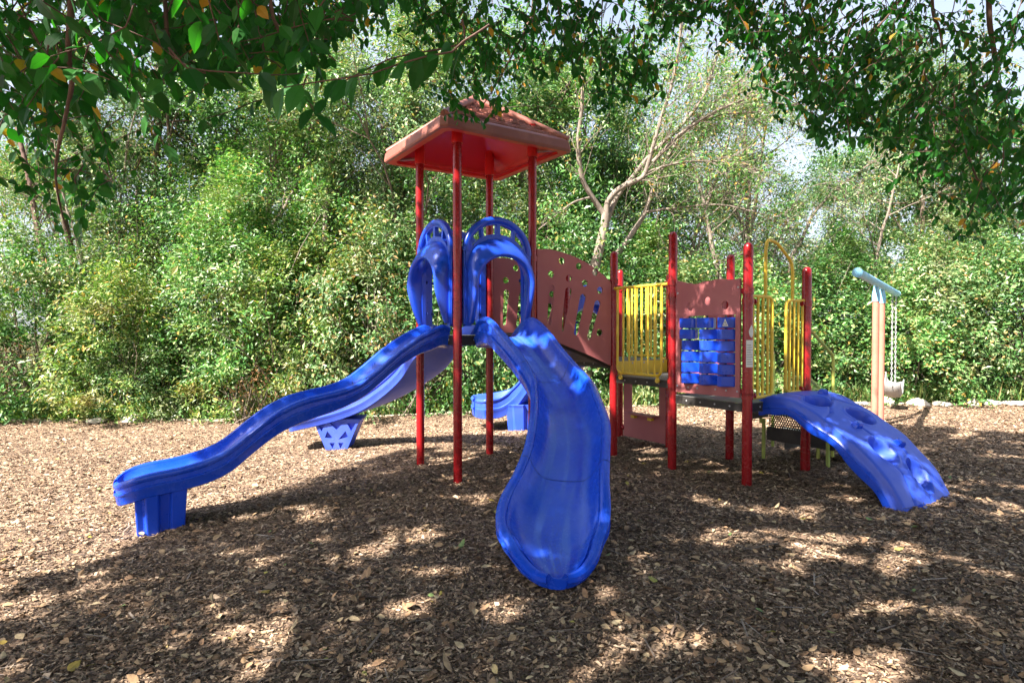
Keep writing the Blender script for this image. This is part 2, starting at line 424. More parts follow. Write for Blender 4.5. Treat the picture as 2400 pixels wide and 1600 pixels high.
# clamps on the posts
def clamp(k, z, d, ln=.10):
    d = np.array(d, float); d /= np.linalg.norm(d)
    m = MB().tube([at3(P[k], z - .03), at3(P[k], z + .03)], R_POST + .008, 20)
    m.tube([at3(P[k], z) + d * .04, at3(P[k], z) + d * ln], .022, 12)
    m.tube([at3(P[k], z) + d * (ln - .012), at3(P[k], z) + d * (ln + .004)], .03, 12)
    m.build('clamp', M['red'], post_o[k], auto=40)
for k, z, d in (('E', 2.12, v), ('G', 2.12, -v), ('E', 2.2, -u * .6 + v), ('D', 2.42, u), ('G', 1.98, v), ('I', 1.98, -v), ('G', 1.04, v), ('I', 1.0, -v), ('J', 1.88, -u),
                ('J', .985, -u), ('I', 1.88, u), ('I', .96, u), ('F', .2, v), ('F', 2.19, v), ('K', 2.19, -v), ('H', 2.1, -v), ('D', 1.62, u)):
    clamp(k, z, d)

# ---- decks
def deck(name, c, eu, ev, zt, th=.09, parent=ps):
    m = MB(); c = np.array(c, float)
    m.box(at3(c, zt - .012), eu, ev, Zv * .012)
    top = m.build('deck', M['deck'], ps, bevel=.004)
    r = MB(); t = .012
    for o_, e, w in ((c, eu, ev), (c + ev, eu, -ev), (c, ev, eu), (c + eu, ev, -eu)):
        wn = w / np.linalg.norm(w) * t; en = e / np.linalg.norm(e)
        r.box(at3(o_, zt - th) + en * (t + .002 if w is eu or w is -eu else 0), e - en * 2 * (t + .002), wn, Zv * (th - .014))
    rim = r.build('deck_rim', M['black'], top)
    for o_, e, w in ((c, ev, eu), (c + ev, eu, -ev)):
        L = np.linalg.norm(e); en = e / L; wn = -w / np.linalg.norm(w)
        for q in np.linspace(.2, L - .2, 4):
            b = at3(o_, zt - .05) + en * q
            MB().tube([b - wn * .003, b + wn * .005], .009, 8).build('bolt', M['steel'], top)
    return top
ins = .0
deck('tower', P['A'], u * S1, v * S1, 1.545, .105)
deck('d1', P['E2'], u * LU, v * .9503, 1.222, .09)
deck('d2', P['E'], u * LU, v * .9503, 1.048, .09)
deck('d3', P['G'], u * LU, v * .9503, .895, .095)
# yellow riser between the two bridge-side decks
rp = MB().box(at3(P['E'] + u * .06 + v * .004, 1.05), u * (LU - .12), v * .012, Zv * .165).build('riser_panel', M['yellow'], ps, bevel=.003)
for q in (.15, .3, .5, .68, .85):
    b = at3(P['E'] + u * q + v * .014, 1.19); MB().tube([b, b + v * .008], .011, 8).build('bolt', M['steel'], rp)

# ---- roof
ctr = (P['A'] + P['B'] + P['C'] + P['D']) / 4
hw = S1 / 2 * 1.70
def roof_ring(h, z, cut=.06):
    pts = []
    for a, b in ((-1, 1), (1, 1), (1, -1), (-1, -1)):
        pass
    c4 = [(-h, h), (h, h), (h, -h), (-h, -h)]       # (u,v) order B?,D..
    out = []
    for i in range(4):
        p, q = np.array(c4[i]), np.array(c4[(i + 1) % 4]); d = (q - p) / np.linalg.norm(q - p)
        e = min(cut, h * .45)
        for w in (p + d * e, q - d * e): out.append(at3(ctr + u * w[0] + v * w[1], z))
    return out
outer = [(hw - .035, 3.615), (hw - .006, 3.622), (hw, 3.64), (hw - .012, 3.725), (hw - .03, 3.742)]
rows = [roof_ring(h, z) for h, z in outer]
steps = 11
prof = []
for i in range(steps):                              # overlapping shingle courses
    f0, f1 = i / steps, (i + 1) / steps
    h0, h1 = (hw - .05) * (1 - f0) + .05 * f0, (hw - .05) * (1 - f1) + .05 * f1
    z0, z1 = 3.748 + .50 * f0, 3.748 + .50 * f1
    prof += [(h0, z0 + .012), (h1 + .004, z1 - .006)]
rows += [roof_ring(h, z) for h, z in prof] + [roof_ring(.045, 4.27, .02)]
mb = MB().grid([r for r in rows], closed_v=True); n = len(rows)
mb.f.append(tuple((n - 1) * 8 + j for j in range(8)))
# wavy shingle butts: small individual ridges along each course
roof = mb.build('roof', M['roof'], ps, auto=25)
mb = MB()
for i in range(1, steps):
    f0 = i / steps; h0 = (hw - .05) * (1 - f0) + .05 * f0; z0 = 3.748 + .50 * f0
    for side in range(4):
        e, w = [(u, v), (v, u), (u, -v), (v, -u)][side]
        nseg = max(3, int(h0 * 2 / .10)); L = (h0 - .05) * 2
        if L < .1: continue
        for j in range(nseg):
            q0 = -L / 2 + L * j / nseg; q1 = -L / 2 + L * (j + 1) / nseg - .004
            dz = random.uniform(-.006, .016); dd = random.uniform(0, .02)
            b = at3(ctr + w * (h0 + dd) + e * q0, z0 + dz)
            mb.box(b - w * .05, e * (q1 - q0), w * .054 + Zv * -.02, Zv * .024)
mb.build('shingles', M['roof'], roof, bevel=.002)
for a, b in ((-1, -1), (1, 1), (-1, 1), (1, -1)):
    d = u * a + v * b
    MB().tube([at3(ctr + d * (hw - .05), 3.752), at3(ctr + d * (hw * .5), 4.02), at3(ctr + d * .05, 4.265)], [.045, .042, .05], 8).build('hip_ridge', M['roof'], roof, auto=50)
inner = [(hw - .036, 3.6155), (hw - .11, 3.618), (hw - .115, 3.65), (hw - .15, 3.652), (hw - .16, 3.70), (hw * .45, 3.98), (.09, 4.16)]
rows = [roof_ring(h, z, .05) for h, z in inner]
mb = MB().grid(rows, closed_v=True); n = len(rows); mb.f.append(tuple((n - 1) * 8 + j for j in range(8)))
mb.build('roof_underside', M['red_in'], roof, auto=35)
mb = MB()
for k in 'ABCD': mb = MB().tube([at3(P[k], 3.585), at3(P[k], 3.60), at3(P[k], 3.95)], [.058, .06, .06], 20); mb.build('sleeve', M['red_in'], roof, auto=40)
for k in 'AD':
    d = (P[k] - ctr); d /= np.linalg.norm(d)
    MB().box(at3(P[k], 3.64) + d * .05 - np.cross(d, Zv) * .03, d * .2, np.cross(d, Zv) * .06, Zv * .02).build('bracket', M['roof'], roof)

# ---- slides
def slide(path, hws, rim, depth, wall, ns=56, lip=.03, tip=True, parent=ps, name='slide', mat='slide', label=None, tipfrac=.11, flat=.0):
    """path: centre line (x,y); rim: height of the rims; depth: trough depth; wall: outer wall height"""
    c = smooth_line([(*a, b, r_, d_, w_) for a, b, r_, d_, w_ in zip(path, hws, rim, depth, wall)], ns)
    # denser stations at the tip so that the end closes round
    if tip:
        s = np.linspace(0, 1, ns); s2 = np.where(s < .7, s / .7 * (1 - tipfrac), 1 - tipfrac * (1 - np.sin((s - .7) / .3 * PI / 2)))
        c = np.stack([np.interp(s2, np.linspace(0, 1, ns), c[:, i]) for i in range(c.shape[1])], 1)
        k = s2 > 1 - tipfrac
        fac = np.ones(ns); fac[k] = np.sqrt(np.maximum(1 - ((s2[k] - (1 - tipfrac)) / tipfrac) ** 2, 0.035))
    else: fac = np.ones(ns)
    xy = c[:, :2]; t = np.gradient(xy, axis=0)
    t = np.stack([np.convolve(np.pad(t[:, i], 2, 'edge'), np.ones(5) / 5, 'valid') for i in range(2)], 1)
    t /= np.linalg.norm(t, axis=1)[:, None]
    nrm = np.stack([t[:, 1], -t[:, 0]], 1)                        # right-hand side looking down the slide
    W = c[:, 2] * fac
    edges = []
    for sg in (-1, 1):
        e = xy + nrm * (W * sg)[:, None]
        te = np.gradient(e, axis=0); te /= np.linalg.norm(te, axis=1)[:, None] + 1e-9
        ne = np.stack([te[:, 1], -te[:, 0]], 1) * sg
        edges.append((e, ne))
    rows = []
    for i in range(ns):
        zr, h, wl = c[i, 3], c[i, 4], c[i, 5]
        h *= min(1, .25 + .75 * fac[i])
        half = []
        # (fraction across, extra outward metres, z below the rim)
        for a, ex, dz in ((0, 0, -h), (.28, 0, -h * .99), (.50, 0, -h * .93), (.67, 0, -h * .72), (.79, 0, -h * .42), (.85, 0, -h * .2), (.872, 0, -.026), (.885, 0, -.016), (.905, 0, -.020), (.925, 0, -.010), (.96, 0, -.001), (1, .004, 0), (1, lip * .6, -.004), (1, lip, -.020), (1, lip * 1.02, -.042),
                          (1, lip * .72, -.058), (1, lip * .40, -.064), (1, lip * .42, -wl * .50), (1, lip * .95, -wl * .53), (1, lip * .95, -wl * .60), (1, lip * .55, -wl * .68), (1, lip * .2, -wl), (.93, 0, -wl - .012), (.6, 0, -max(wl, h) - .014), (0, 0, -max(wl, h) - .016)):
            half.append((a, ex, dz))
        row = []
        for sg, pts in ((1, half), (-1, half[-2:0:-1])):
            e, ne = edges[0 if sg < 0 else 1]
            for a, ex, dz in pts:
                q = xy[i] * (1 - a) + e[i] * a + ne[i] * ex
                row.append((q[0], q[1], zr + dz))
        rows.append(row)
    o = MB().grid(rows, closed_v=True, caps=True).build(name, M[mat], parent, auto=38)
    aa = [q[0] if q[1] == 0 else 2.0 for q in half]; aa = aa + [-q for q in aa[-2:0:-1]]
    aa = [q if k < 12 or k > len(aa) - 12 else 2.0 for k, q in enumerate(aa)]
    at_ = o.data.attributes.new('wear', 'FLOAT_VECTOR', 'POINT')
    at_.data.foreach_set('vector', np.array([(q, i / (ns - 1), 0) for i in range(ns) for q in aa], np.float32).ravel())
    if label: o['label'] = label
    return o, rows

def seam(rows, i, parent):
    for idxs in ([*range(-13, 14)],):
        pts = []
        for j in idxs:
            p = np.array(rows[i][j]); pts.append(p)
        c = np.mean(pts, axis=0); d = np.array(rows[i + 1][0]) - np.array(rows[i][0]); d /= np.linalg.norm(d)
        m = MB(); V = []
        for p in pts:
            n_ = np.array([0, 0, .0018])
            q = p + n_
            V.append([q - d * .003, q + d * .003])
        m.grid([[a for a, b in V], [b for a, b in V]])
        m.build('seam', M['seam'], parent)

def foot(c, dirv, w, l, zt, parent, mat, ribs=True):
    d = np.array([*dirv, 0.]); d /= np.linalg.norm(d); n = np.array([d[1], -d[0], 0])
    zb = float(gzn(c[0], c[1])) - .04
    rows = []
    for z, k in ((zt, 1.12), (zt - .05, 1.06), ((zt + zb) / 2, 1.0), (zb, .94)):
        ring = []
        prof = [(-.5, -.5), (-.2, -.5), (-.17, -.40), (.02, -.40), (.05, -.5), (.3, -.5), (.33, -.42), (.5, -.42), (.5, .5), (.05, .5), (.02, .4), (-.17, .4), (-.2, .5), (-.5, .5)]
        for a, b in prof:
            ring.append(at3(np.array(c), z) + d * a * l * k + n * b * w * k)
        rows.append(ring)
    return MB().grid(rows, closed_v=True, caps=True).build('foot', M[mat], parent, bevel=.012)

AB = (P['A'] + P['B']) / 2
prof = [(-.02, 1.64), (.06, 1.665), (.2, 1.61), (.36, 1.53), (.58, 1.385), (.83, 1.185), (1.0, 1.075), (1.2, 1.01), (1.5, .955), (1.7, .885), (1.85, .80), (2.02, .675), (2.2, .535), (2.4, .45), (2.62, .405), (2.82, .385), (2.96, .35), (3.06, .30)]
path = [(AB - u * o_)[:2] for o_, _ in prof]
s1, rw = slide(path, [.25] * len(prof), [z for _, z in prof], [.13] * 12 + [.13, .13, .12, .11, .10, .09], [.22] * 3 + [.19, .17, .17, .17, .19, .22, .22, .22, .22, .22, .21, .20, .20, .20, .19], label='long wavy blue slide running out to the left', tipfrac=.10)
seam(rw, 14, s1)
foot((AB - u * 2.74)[:2], -u[:2], .46, .38, .26, s1, 'blue')

BD = (P['B'] + P['D']) / 2
LR = [((-.26, 6.28), (.24, 6.60), 1.70)]
c0 = BD + v * .02
ctl = [  # left rim, right rim (x,y), rim height, trough depth, wall
    (c0 - u * .27, c0 + u * .27, 1.62, .12, .20),
    (c0 + v * .14 - u * .29, c0 + v * .14 + u * .29, 1.725, .20, .27),
    (c0 + v * .30 - u * .295, c0 + v * .30 + u * .295, 1.735, .23, .28),
    (c0 + v * .52 - u * .30, c0 + v * .52 + u * .30, 1.62, .23, .28),
    (c0 + v * .80 - u * .30, c0 + v * .80 + u * .305, 1.425, .22, .27),
    ((.172, 5.55), (.73, 5.77), 1.17, .21, .26),
    ((.170, 5.25), (.775, 5.33), 1.035, .20, .25),
    ((.142, 4.90), (.795, 4.92), .875, .19, .24),
    ((.091, 4.60), (.745, 4.60), .715, .18, .23),
    ((.005, 4.33), (.700, 4.35), .575, .17, .22),
    ((-.085, 4.13), (.675, 4.15), .455, .16, .20),
    ((-.108, 3.96), (.640, 3.98), .360, .14, .17),
    ((-.06, 3.84), (.60, 3.84), .275, .11, .13),
    ((-.03, 3.70), (.58, 3.70), .200, .09, .11),
    ((-.02, 3.57), (.56, 3.57), .145, .07, .08)]
ctl = [(np.array(a)[:2], np.array(b)[:2], r_, d_, w_) for a, b, r_, d_, w_ in ctl]
s2, rw = slide([(a + b) / 2 for a, b, *_ in ctl], [np.linalg.norm(b - a) / 2 - (.008 if k < 4 else .036) for k, (a, b, *_) in enumerate(ctl)], [q[2] for q in ctl], [q[3] for q in ctl], [q[4] for q in ctl], ns=72, tipfrac=.21, lip=.040, label='curved blue slide with a wide scoop end, in front of the tower')
seam(rw, 20, s2); seam(rw, 38, s2)
foot((.32, 4.42), (-.1, -1), .34, .26, .26, s2, 'blue')

AC = (P['A'] + P['C']) / 2
bp = [AC + v * .02, AC - v * .25, AC - v * .55 - u * .03, np.array([-1.26, 8.36, 0]), np.array([-1.62, 8.66, 0]), np.array([-2.03, 8.84, 0]), np.array([-2.45, 8.90, 0]), np.array([-2.8, 8.90, 0]), np.array([-3.1, 8.86, 0]), np.array([-3.25, 8.84, 0])]
s3, rw = slide([p[:2] for p in bp], [.28] * 10, [1.66, 1.66, 1.48, 1.22, .95, .72, .565, .48, .42, .38], [.15] * 10, [.24] * 10, label='sun bleached blue slide curving away behind the tower', mat='blue_pale', tipfrac=.08)
# its trestle foot: a tapering moulded plate with triangular openings on either side
fc = np.array([-2.55, 8.90, 0]); gb = float(gzn(-2.55, 8.6))
outer = [(-.36, .44), (.36, .44), (.30, .36), (.13, -.05), (-.13, -.05), (-.30, .36)]
holes = [[(-.28, .385), (-.15, .385), (-.21, .27)], [(.28, .385), (.15, .385), (.21, .27)], [(-.11, .40), (.11, .40), (0, .29)],
         [(-.165, .18), (-.03, .15), (-.13, .27)], [(.165, .18), (.03, .15), (.13, .27)], [(-.10, .10), (-.025, .10), (-.055, .02)], [(.10, .10), (.025, .10), (.055, .02)]]
fx, fy_ = np.array([.998, .06, 0]), np.array([-.06, .998, 0])
V, Fc = plate_geo(outer, holes, .045)
V2, Fc2 = plate_geo(outer, [], .40)
mb = MB().add([at3(fc, gb) + fx * a * .985 + Zv * (b * .99) + fy_ * c for a, b, c in V2], Fc2)
for sg in (-1, 1): mb.add([at3(fc, gb) + fx * a + Zv * b + fy_ * (c + sg * .22) for a, b, c in V], Fc)
mb.build('foot', M['blue_pale'], s3, bevel=.006)

EF = (P['E2'] + P['F']) / 2
bp = [EF, EF - v * .35, EF - v * .75, np.array([.62, 9.45, 0]), np.array([.42, 9.85, 0]), np.array([.1, 10.05, 0]), np.array([-.22, 10.08, 0]), np.array([-.48, 10.02, 0]), np.array([-.6, 9.98, 0])]
s4, rw = slide([p[:2] for p in bp], [.27, .27, .28, .3, .32, .33, .34, .34, .34], [1.38, 1.38, 1.26, 1.08, .86, .66, .53, .50, .47], [.2] * 9, [.27, .28, .30, .33, .35, .36, .34, .32, .30], label='blue slide curling round behind the bridge', mat='blue_faded', tipfrac=.1)
foot((.25, 9.95), (-1, .1), .56, .62, .40, s4, 'blue_faded')

# ---- slide entrance hoods
def hood(p0, p1, out, zd, sc=1.0, parent=ps, depth=.215, mat='blue', label=None):
    c = (p0 + p1) / 2; e = (p1 - p0); W = np.linalg.norm(e); e = e / W; out = np.array(out, float)
    L = lambda s, z, o_: at3(c, zd + z * sc) + e * s + out * o_
    hw_ = W / 2 - R_POST - .004
    # flat frame: side panels, arched ring with spoked fan windows
    fr = MB()
    def arch(a, b, z0, n=28): return [(a * math.cos(PI * i / n), z0 + b * math.sin(PI * i / n)) for i in range(n + 1)]
    ro = arch(hw_, .40, .90); ri = arch(hw_ - .065, .315, .90)
    outer = [(hw_, .12)] + ro + [(-hw_, .12), (-.325, .12), (-.325, .68)] + [(x, z) for x, z in reversed(arch(.325, .27, .68))][1:-1] + [(.325, .68), (.325, .12)]
    holes = []
    dome = lambda x: .86 + .25 * math.sqrt(max(0, 1 - (x / .37) ** 2))
    angs = [(20, 52), (58, 86), (94, 122), (128, 160)]
    for a0, a1 in angs:
        top = [((hw_ - .065) * math.cos(math.radians(a)), .90 + .315 * math.sin(math.radians(a))) for a in np.linspace(a0, a1, 7)]
        bot = [(.345 * math.cos(math.radians(a)), .875 + .235 * math.sin(math.radians(a))) for a in np.linspace(a1, a0, 7)]
        holes.append(top + bot)
    V, Fc = plate_geo(outer, holes, .05)
    fr.add([L(s, z, .02 + t) for s, z, t in V], Fc)
    f = fr.build('slide_hood', M[mat], parent, bevel=.008)
    if label: f['label'] = label
    rg = MB(); pr = arch(hw_ - .03, .365, .90, 32)
    rg.tube([L(s, z, .03) for s, z in pr], .040, 10)
    for sg in (-1, 1): rg.box(L(sg * (hw_ - .055) - .035, .10, -.02), e * .07, out * .075, Zv * .82 * sc)
    rg.build('arch_rim', M[mat], f, auto=45)
    # canopy shell: horseshoe section that swells out and turns down to a rounded lip
    rows = []
    secs = [(.02, .385, .30, .755), (.10, .388, .30, .74), (.18, .390, .30, .70), (.25, .388, .30, .65), (.30, .382, .305, .59), (.32, .372, .31, .555), (.318, .355, .305, .545), (.30, .335, .30, .54),
            (.26, .325, .295, .54), (.18, .326, .295, .56), (.10, .332, .29, .60), (.03, .338, .285, .66)]
    secs = [(o_ * depth / .32, a, b, z0) for o_, a, b, z0 in secs]
    for o_, a, b, z0 in secs:
        row = []
        leg = np.linspace(.13, z0, 9)[:-1]
        def fall(z):                                 # the legs sweep back and narrow towards the bottom
            k = 1 - max(0, min(1, (z - .13) / (z0 - .13))); return 1 - .60 * k ** 1.4, 1 - .01 * k
        for z in leg: d_, w_ = fall(z); row.append(L(a * w_, z, o_ * d_))
        for i in range(25):
            t = PI * i / 24; row.append(L(a * math.cos(t), z0 + b * 1.05 * math.sin(t), o_))
        for z in leg[::-1]: d_, w_ = fall(z); row.append(L(-a * w_, z, o_ * d_))
        rows.append(row)
    MB().grid(rows, closed_u=True).build('canopy', M[mat], f, auto=60)
    for z in (.25, .62):
        for sg in (-1, 1): MB().tube([L(sg * .33, z, -.026), L(sg * .33, z, -.018)], .018, 10).build('bolt_recess', M['seam'], f)
    return f
hood(P['A'], P['B'], -u, 1.545, label='blue arched hood over the long wavy slide')
hood(P['B'], P['D'], v, 1.545, label='blue arched hood over the front slide')
hood(P['A'], P['C'], -v, 1.545, label='blue arched hood at the back of the tower')
hood(P['E2'], P['F'], -v, 1.222, .78, label='low blue arched hood beyond the bridge')

# ---- bridge
def plane_map(p0, p1, zoff=0):
    d = p1 - p0; d = d / np.linalg.norm(d); n = np.array([d[1], -d[0], 0])
    return lambda s, z, t: at3(p0, z) + d * s + n * t
def interp(tab, s): t = np.array(tab); return float(np.interp(s, t[:, 0], t[:, 1]))
top_tab = smooth_line([(.045, 2.53), (.203, 2.54), (.371, 2.515), (.542, 2.471), (.718, 2.405), (.897, 2.305), (1.06, 2.19)], 30)
bot_tab = smooth_line([(1.06, 1.165), (.848, 1.258), (.695, 1.32), (.545, 1.375), (.397, 1.43), (.2, 1.49), (.045, 1.52)], 30)
br_out = [(s, z) for s, z in bot_tab] + [(s, z) for s, z in top_tab]
circs = [(.371, 2.415), (.605, 2.362), (.832, 2.297), (.227, 2.251), (.464, 2.212), (.688, 2.162), (.902, 2.086), (.899, 1.572)]
slots = [((.235, 2.09), (.204, 1.69), .040, .026), ((.46, 2.06), (.385, 1.60), .046, .018), ((.661, 1.99), (.565, 1.57), .044, .030), ((.867, 1.92), (.748, 1.51), .044, .028)]
holes = [circle(x, z, .042) for x, z in circs] + [slot(*q) for q in slots]
V, Fc = plate_geo(br_out, holes, .02)
bridge = MB()
Lb = np.linalg.norm(P['E'] - P['D'])
fD = plane_map(P['D'] + v * .02, P['E'] + v * .02); fC = plane_map(P['C'] + v * .0, P['E2'] + v * .0)
nb = 14
for i in range(nb):                                  # arched plank deck between the panels
    s0, s1_ = .05 + (Lb - .1) * i / nb, .05 + (Lb - .1) * (i + 1) / nb - .006
    za, zb = interp(bot_tab[::-1], s0) + .05, interp(bot_tab[::-1], s1_) + .05
    a, b, c, d = fD(s0, za, -.03), fD(s1_, zb, -.03), fC(s1_, zb, .03), fC(s0, za, .03)
    bridge.add([a, b, c, d, a - Zv * .03, b - Zv * .03, c - Zv * .03, d - Zv * .03], [(0, 1, 2, 3), (7, 6, 5, 4), (0, 4, 5, 1), (1, 5, 6, 2), (2, 6, 7, 3), (3, 7, 4, 0)])
for f_, t in ((fD, -.05), (fC, .05)):
    pts = [f_(s, interp(bot_tab[::-1], s) + .0, t) for s in np.linspace(.05, Lb - .03, 12)]
    bridge.tube(pts, .03, 8)
bro = bridge.build('bridge', M['black'], ps, auto=40); bro['label'] = 'arched bridge between maroon panels'
p = MB().add([fD(*q) for q in V], Fc).build('side_panel', M['maroon'], bro, bevel=.002)
p = MB().add([fC(*q) for q in V], Fc).build('side_panel', M['maroon'], bro, bevel=.002)

# ---- yellow barred barriers
def bent(pts, r=.05, n=5):
    """polyline with rounded corners"""
    pts = [np.array(p, float) for p in pts]; out = [pts[0]]
    for a, b, c in zip(pts, pts[1:], pts[2:]):
        d0, d1 = a - b, c - b; l0, l1 = np.linalg.norm(d0), np.linalg.norm(d1); q = min(r, l0 * .45, l1 * .45)
        s, e = b + d0 / l0 * q, b + d1 / l1 * q
        for i in range(n + 1):
            t = i / n; out.append((1 - t) ** 2 * s + 2 * t * (1 - t) * b + t * t * e)
    return out + [pts[-1]]
def barrier(p0, p1, s0, s1_, z0, z1, nbars, ext=True, mat='yellow', hooks=False, label=None):
    f = plane_map(p0, p1); L = np.linalg.norm(p1 - p0)
    m = MB()
    m.tube(bent([f(s0, z1, 0), f(s0, z0, 0), f(s1_, z0, 0), f(s1_, z1, 0)], .09), .0165, 10)
    m.tube([f(.045 if ext else s0, z1 + .005, 0), f(L - .045 if ext else s1_, z1 + .005, 0)], .0175, 10)
    o = m.build('barrier', M[mat], ps, auto=50)
    if label: o['label'] = label
    for i in range(nbars):
        s = s0 + (s1_ - s0) * (i + 1) / (nbars + 1)
        MB().tube([f(s, z0, 0), f(s, z1, 0)], .0135, 8).build('bar', M[mat], o, auto=50)
    if hooks:
        for s in (s0 + .045, s1_ - .07):
            h = MB().box(f(s - .018, z0 - .055, -.02), f(.036, 0, 0) - f(0, 0, 0), f(0, 0, .012) - f(0, 0, 0), Zv * .06)
            h.tube([f(s, z0 - .055, .0), f(s, z0 - .055, -.024)], .028, 14)
            h.tube([f(s, z0 - .055, .004), f(s, z0 - .055, .008)], .011, 8)
            h.build('hook', M[mat], o, bevel=.004)
    return o
n_ = u * .03
barrier(P['E'] - n_, P['G'] - n_, .10, .815, 1.085, 2.105, 6, hooks=True, label='yellow barred barrier facing the camera')
barrier(P['F'], P['K'], .16, .80, 1.25, 2.2, 6, label='yellow barred barrier at the back of the deck')

def gate(p0, p1, s0, s1_, z0, z1, round_right):
    f = plane_map(p0, p1); m = MB()
    if round_right: pts = [f(s0, z1 + .005, 0), f(s1_, z1, 0), f(s1_, z0, 0), f(s0, z0 - .005, 0)]
    else: pts = [f(s1_, z1 + .005, 0), f(s0, z1, 0), f(s0, z0, 0), f(s1_, z0 - .005, 0)]
    m.tube(bent(pts, .07), .0165, 10)
    o = m.build('entry_rail', M['yellow'], ps, auto=50)
    for i in range(4):
        s = s0 + (s1_ - s0) * ((i + .35) / 4.2 if round_right else (i + .9) / 4.2)
        MB().tube([f(s, z0, 0), f(s, z1, 0)], .0145, 8).build('bar', M['yellow'], o, auto=50)
    return o
gate(P['I'], P['J'], .05, .385, .945, 1.93, True); gate(P['I'], P['J'], .62, .93, .965, 1.905, False)
f = plane_map(P['I'], P['J'])
MB().tube(bent([f(.275, 1.93, 0), f(.275, 2.40, 0), f(.30, 2.50, 0), f(.45, 2.485, 0), f(.70, 2.31, 0), f(.728, 2.22, 0), f(.728, 1.905, 0)], .09), .0165, 10).build('hoop', M['yellow'], ps, auto=50)

# ---- maroon panels
def wavy(s0, s1_, z, amp, n=24): return [(s0 + (s1_ - s0) * i / n, z + amp * math.sin(2 * PI * (1.55 * i / n) + 1.2) + .025 * (abs(2 * i / n - 1) ** 6)) for i in range(n + 1)]
fp = plane_map(P['G'] - u * .02, P['I'] - u * .02)
outer = [(.075, .93), (.885, .94)] + wavy(.075, .885, 2.10, .016)[::-1]
holes = [[(.138, 1.03), (.832, 1.04), (.830, 1.755), (.138, 1.748)], circle(.265, 1.849, .043), circle(.487, 1.90, .045), circle(.708, 1.851, .043)]
V, Fc = plate_geo(outer, holes, .02)
pp = MB().add([fp(*q) for q in V], Fc).build('play_panel', M['maroon'], ps, bevel=.003); pp['label'] = 'maroon panel with a grid of blue turning blocks'
rollers = []
colx = [.255, .487, .715]
wid = [[.155, .15, .215], [.15, .20, .225], [.23, .235, .225], [.235, .235, .195], [.235, .235, .225], [.235, .235, .225]]
for c, cx in enumerate(colx):
    MB().tube([fp(cx, 1.035, 0), fp(cx, 1.752, 0)], .011, 8).build('spindle', M['black'], pp)
for r in range(6):
    zc = 1.675 - r * .1165
    for c, cx in enumerate(colx):
        w = wid[r][c]; h = .104
        face = w > .19
        yaw = {True: 0.03, False: 1.1}[face] + .03 * math.sin(r * 2.3 + c)
        # rounded three-sided block
        tri_ = []
        for kx in range(3):
            a = yaw + PI / 2 + 2 * PI * kx / 3; rad = .112
            for t in (-.42, -.2, 0, .2, .42):
                tri_.append((rad * math.cos(a + t * .55) * (1 - .04 * abs(t)), rad * math.sin(a + t * .55) * .85))
        m = MB()
        rows = [[fp(cx + x * k_ + 0, zc + z_, y * k_) for x, y in tri_] for z_, k_ in ((-h / 2, .94), (-h / 2 + .006, 1), (h / 2 - .006, 1), (h / 2, .94))]
        m.grid(rows, closed_v=True, caps=True)
        ro = m.build('turning_block', M['blue'], pp, auto=35)
        rollers.append((ro, cx, zc))
# triangular warning sticker on the top right block
ro, cx, zc = rollers[2]
tw = MB(); q = lambda s, z, d: fp(cx + .055 + s, zc + z, d)
tsgn = -1 if np.dot(fp(0, 0, 1) - fp(0, 0, 0), -u) < 0 else 1
dd = tsgn * .085
tw.add([q(-.036, -.035, dd), q(.036, -.035, dd), q(0, .038, dd)], [(0, 1, 2)]).build('warning_sticker', M['white'], pp)
tw = MB(); dd = tsgn * .0865
tw.add([q(-.024, -.027, dd), q(.024, -.027, dd), q(0, .022, dd)], [(0, 1, 2)]).build('warning_symbol', M['print'], pp)
tw = MB(); dd = tsgn * .088
tw.add([q(-.013, -.022, dd), q(.013, -.022, dd), q(0, .006, dd)], [(0, 1, 2)]).build('warning_symbol', M['white'], pp)
for s, z in ((.10, 1.0), (.86, 1.0), (.10, 2.0), (.865, 2.02), (.25, .995), (.37, .995), (.6, 1.0), (.73, 1.0)):
    MB().tube([fp(s, z, tsgn * .0095), fp(s, z, tsgn * .017)], .010, 10).build('bolt', M['steel'], pp)

fk = plane_map(P['K'], P['H'])
outer = [(.06, 1.02), (.89, 1.02)] + wavy(.06, .89, 2.19, .018)[::-1]
arch_h = [(.20, 1.2), (.75, 1.2), (.75, 1.55)] + [(.475 + .275 * math.cos(PI * i / 14), 1.55 + .25 * math.sin(PI * i / 14)) for i in range(1, 14)] + [(.20, 1.55)]
V, Fc = plate_geo(outer, [arch_h, circle(.25, 1.95, .043), circle(.7, 1.95, .043)], .02)
MB().add([fk(*q) for q in V], Fc).build('arch_panel', M['maroon'], ps, bevel=.003)

fs = plane_map(P['F'], P['K'])
V, Fc = plate_geo([(.09, .08), (.905, .08), (.905, 1.10), (.09, 1.10)], [[(.25, .44), (.776, .44), (.776, 1.02), (.25, 1.02)]], .02)
sp = MB().add([fs(*q) for q in V], Fc).build('shop_panel', M['maroon'], ps, bevel=.003); sp['label'] = 'maroon shop front panel with a counter under the deck'
sg = -1 if np.dot(fs(0, 0, 1) - fs(0, 0, 0), u) > 0 else 1
MB().box(fs(.235, .425, 0), fs(.55, 0, 0) - fs(0, 0, 0), (fs(0, 0, 1) - fs(0, 0, 0)) * .15 * sg, Zv * .022).build('counter', M['maroon'], sp, bevel=.003)
for s in (.30, .62): MB().box(fs(s, .37, .012 * sg), fs(.07, 0, 0) - fs(0, 0, 0), (fs(0, 0, 1) - fs(0, 0, 0)) * .06 * sg, Zv * .054).build('counter_bracket', M['yellow'], sp, bevel=.003)

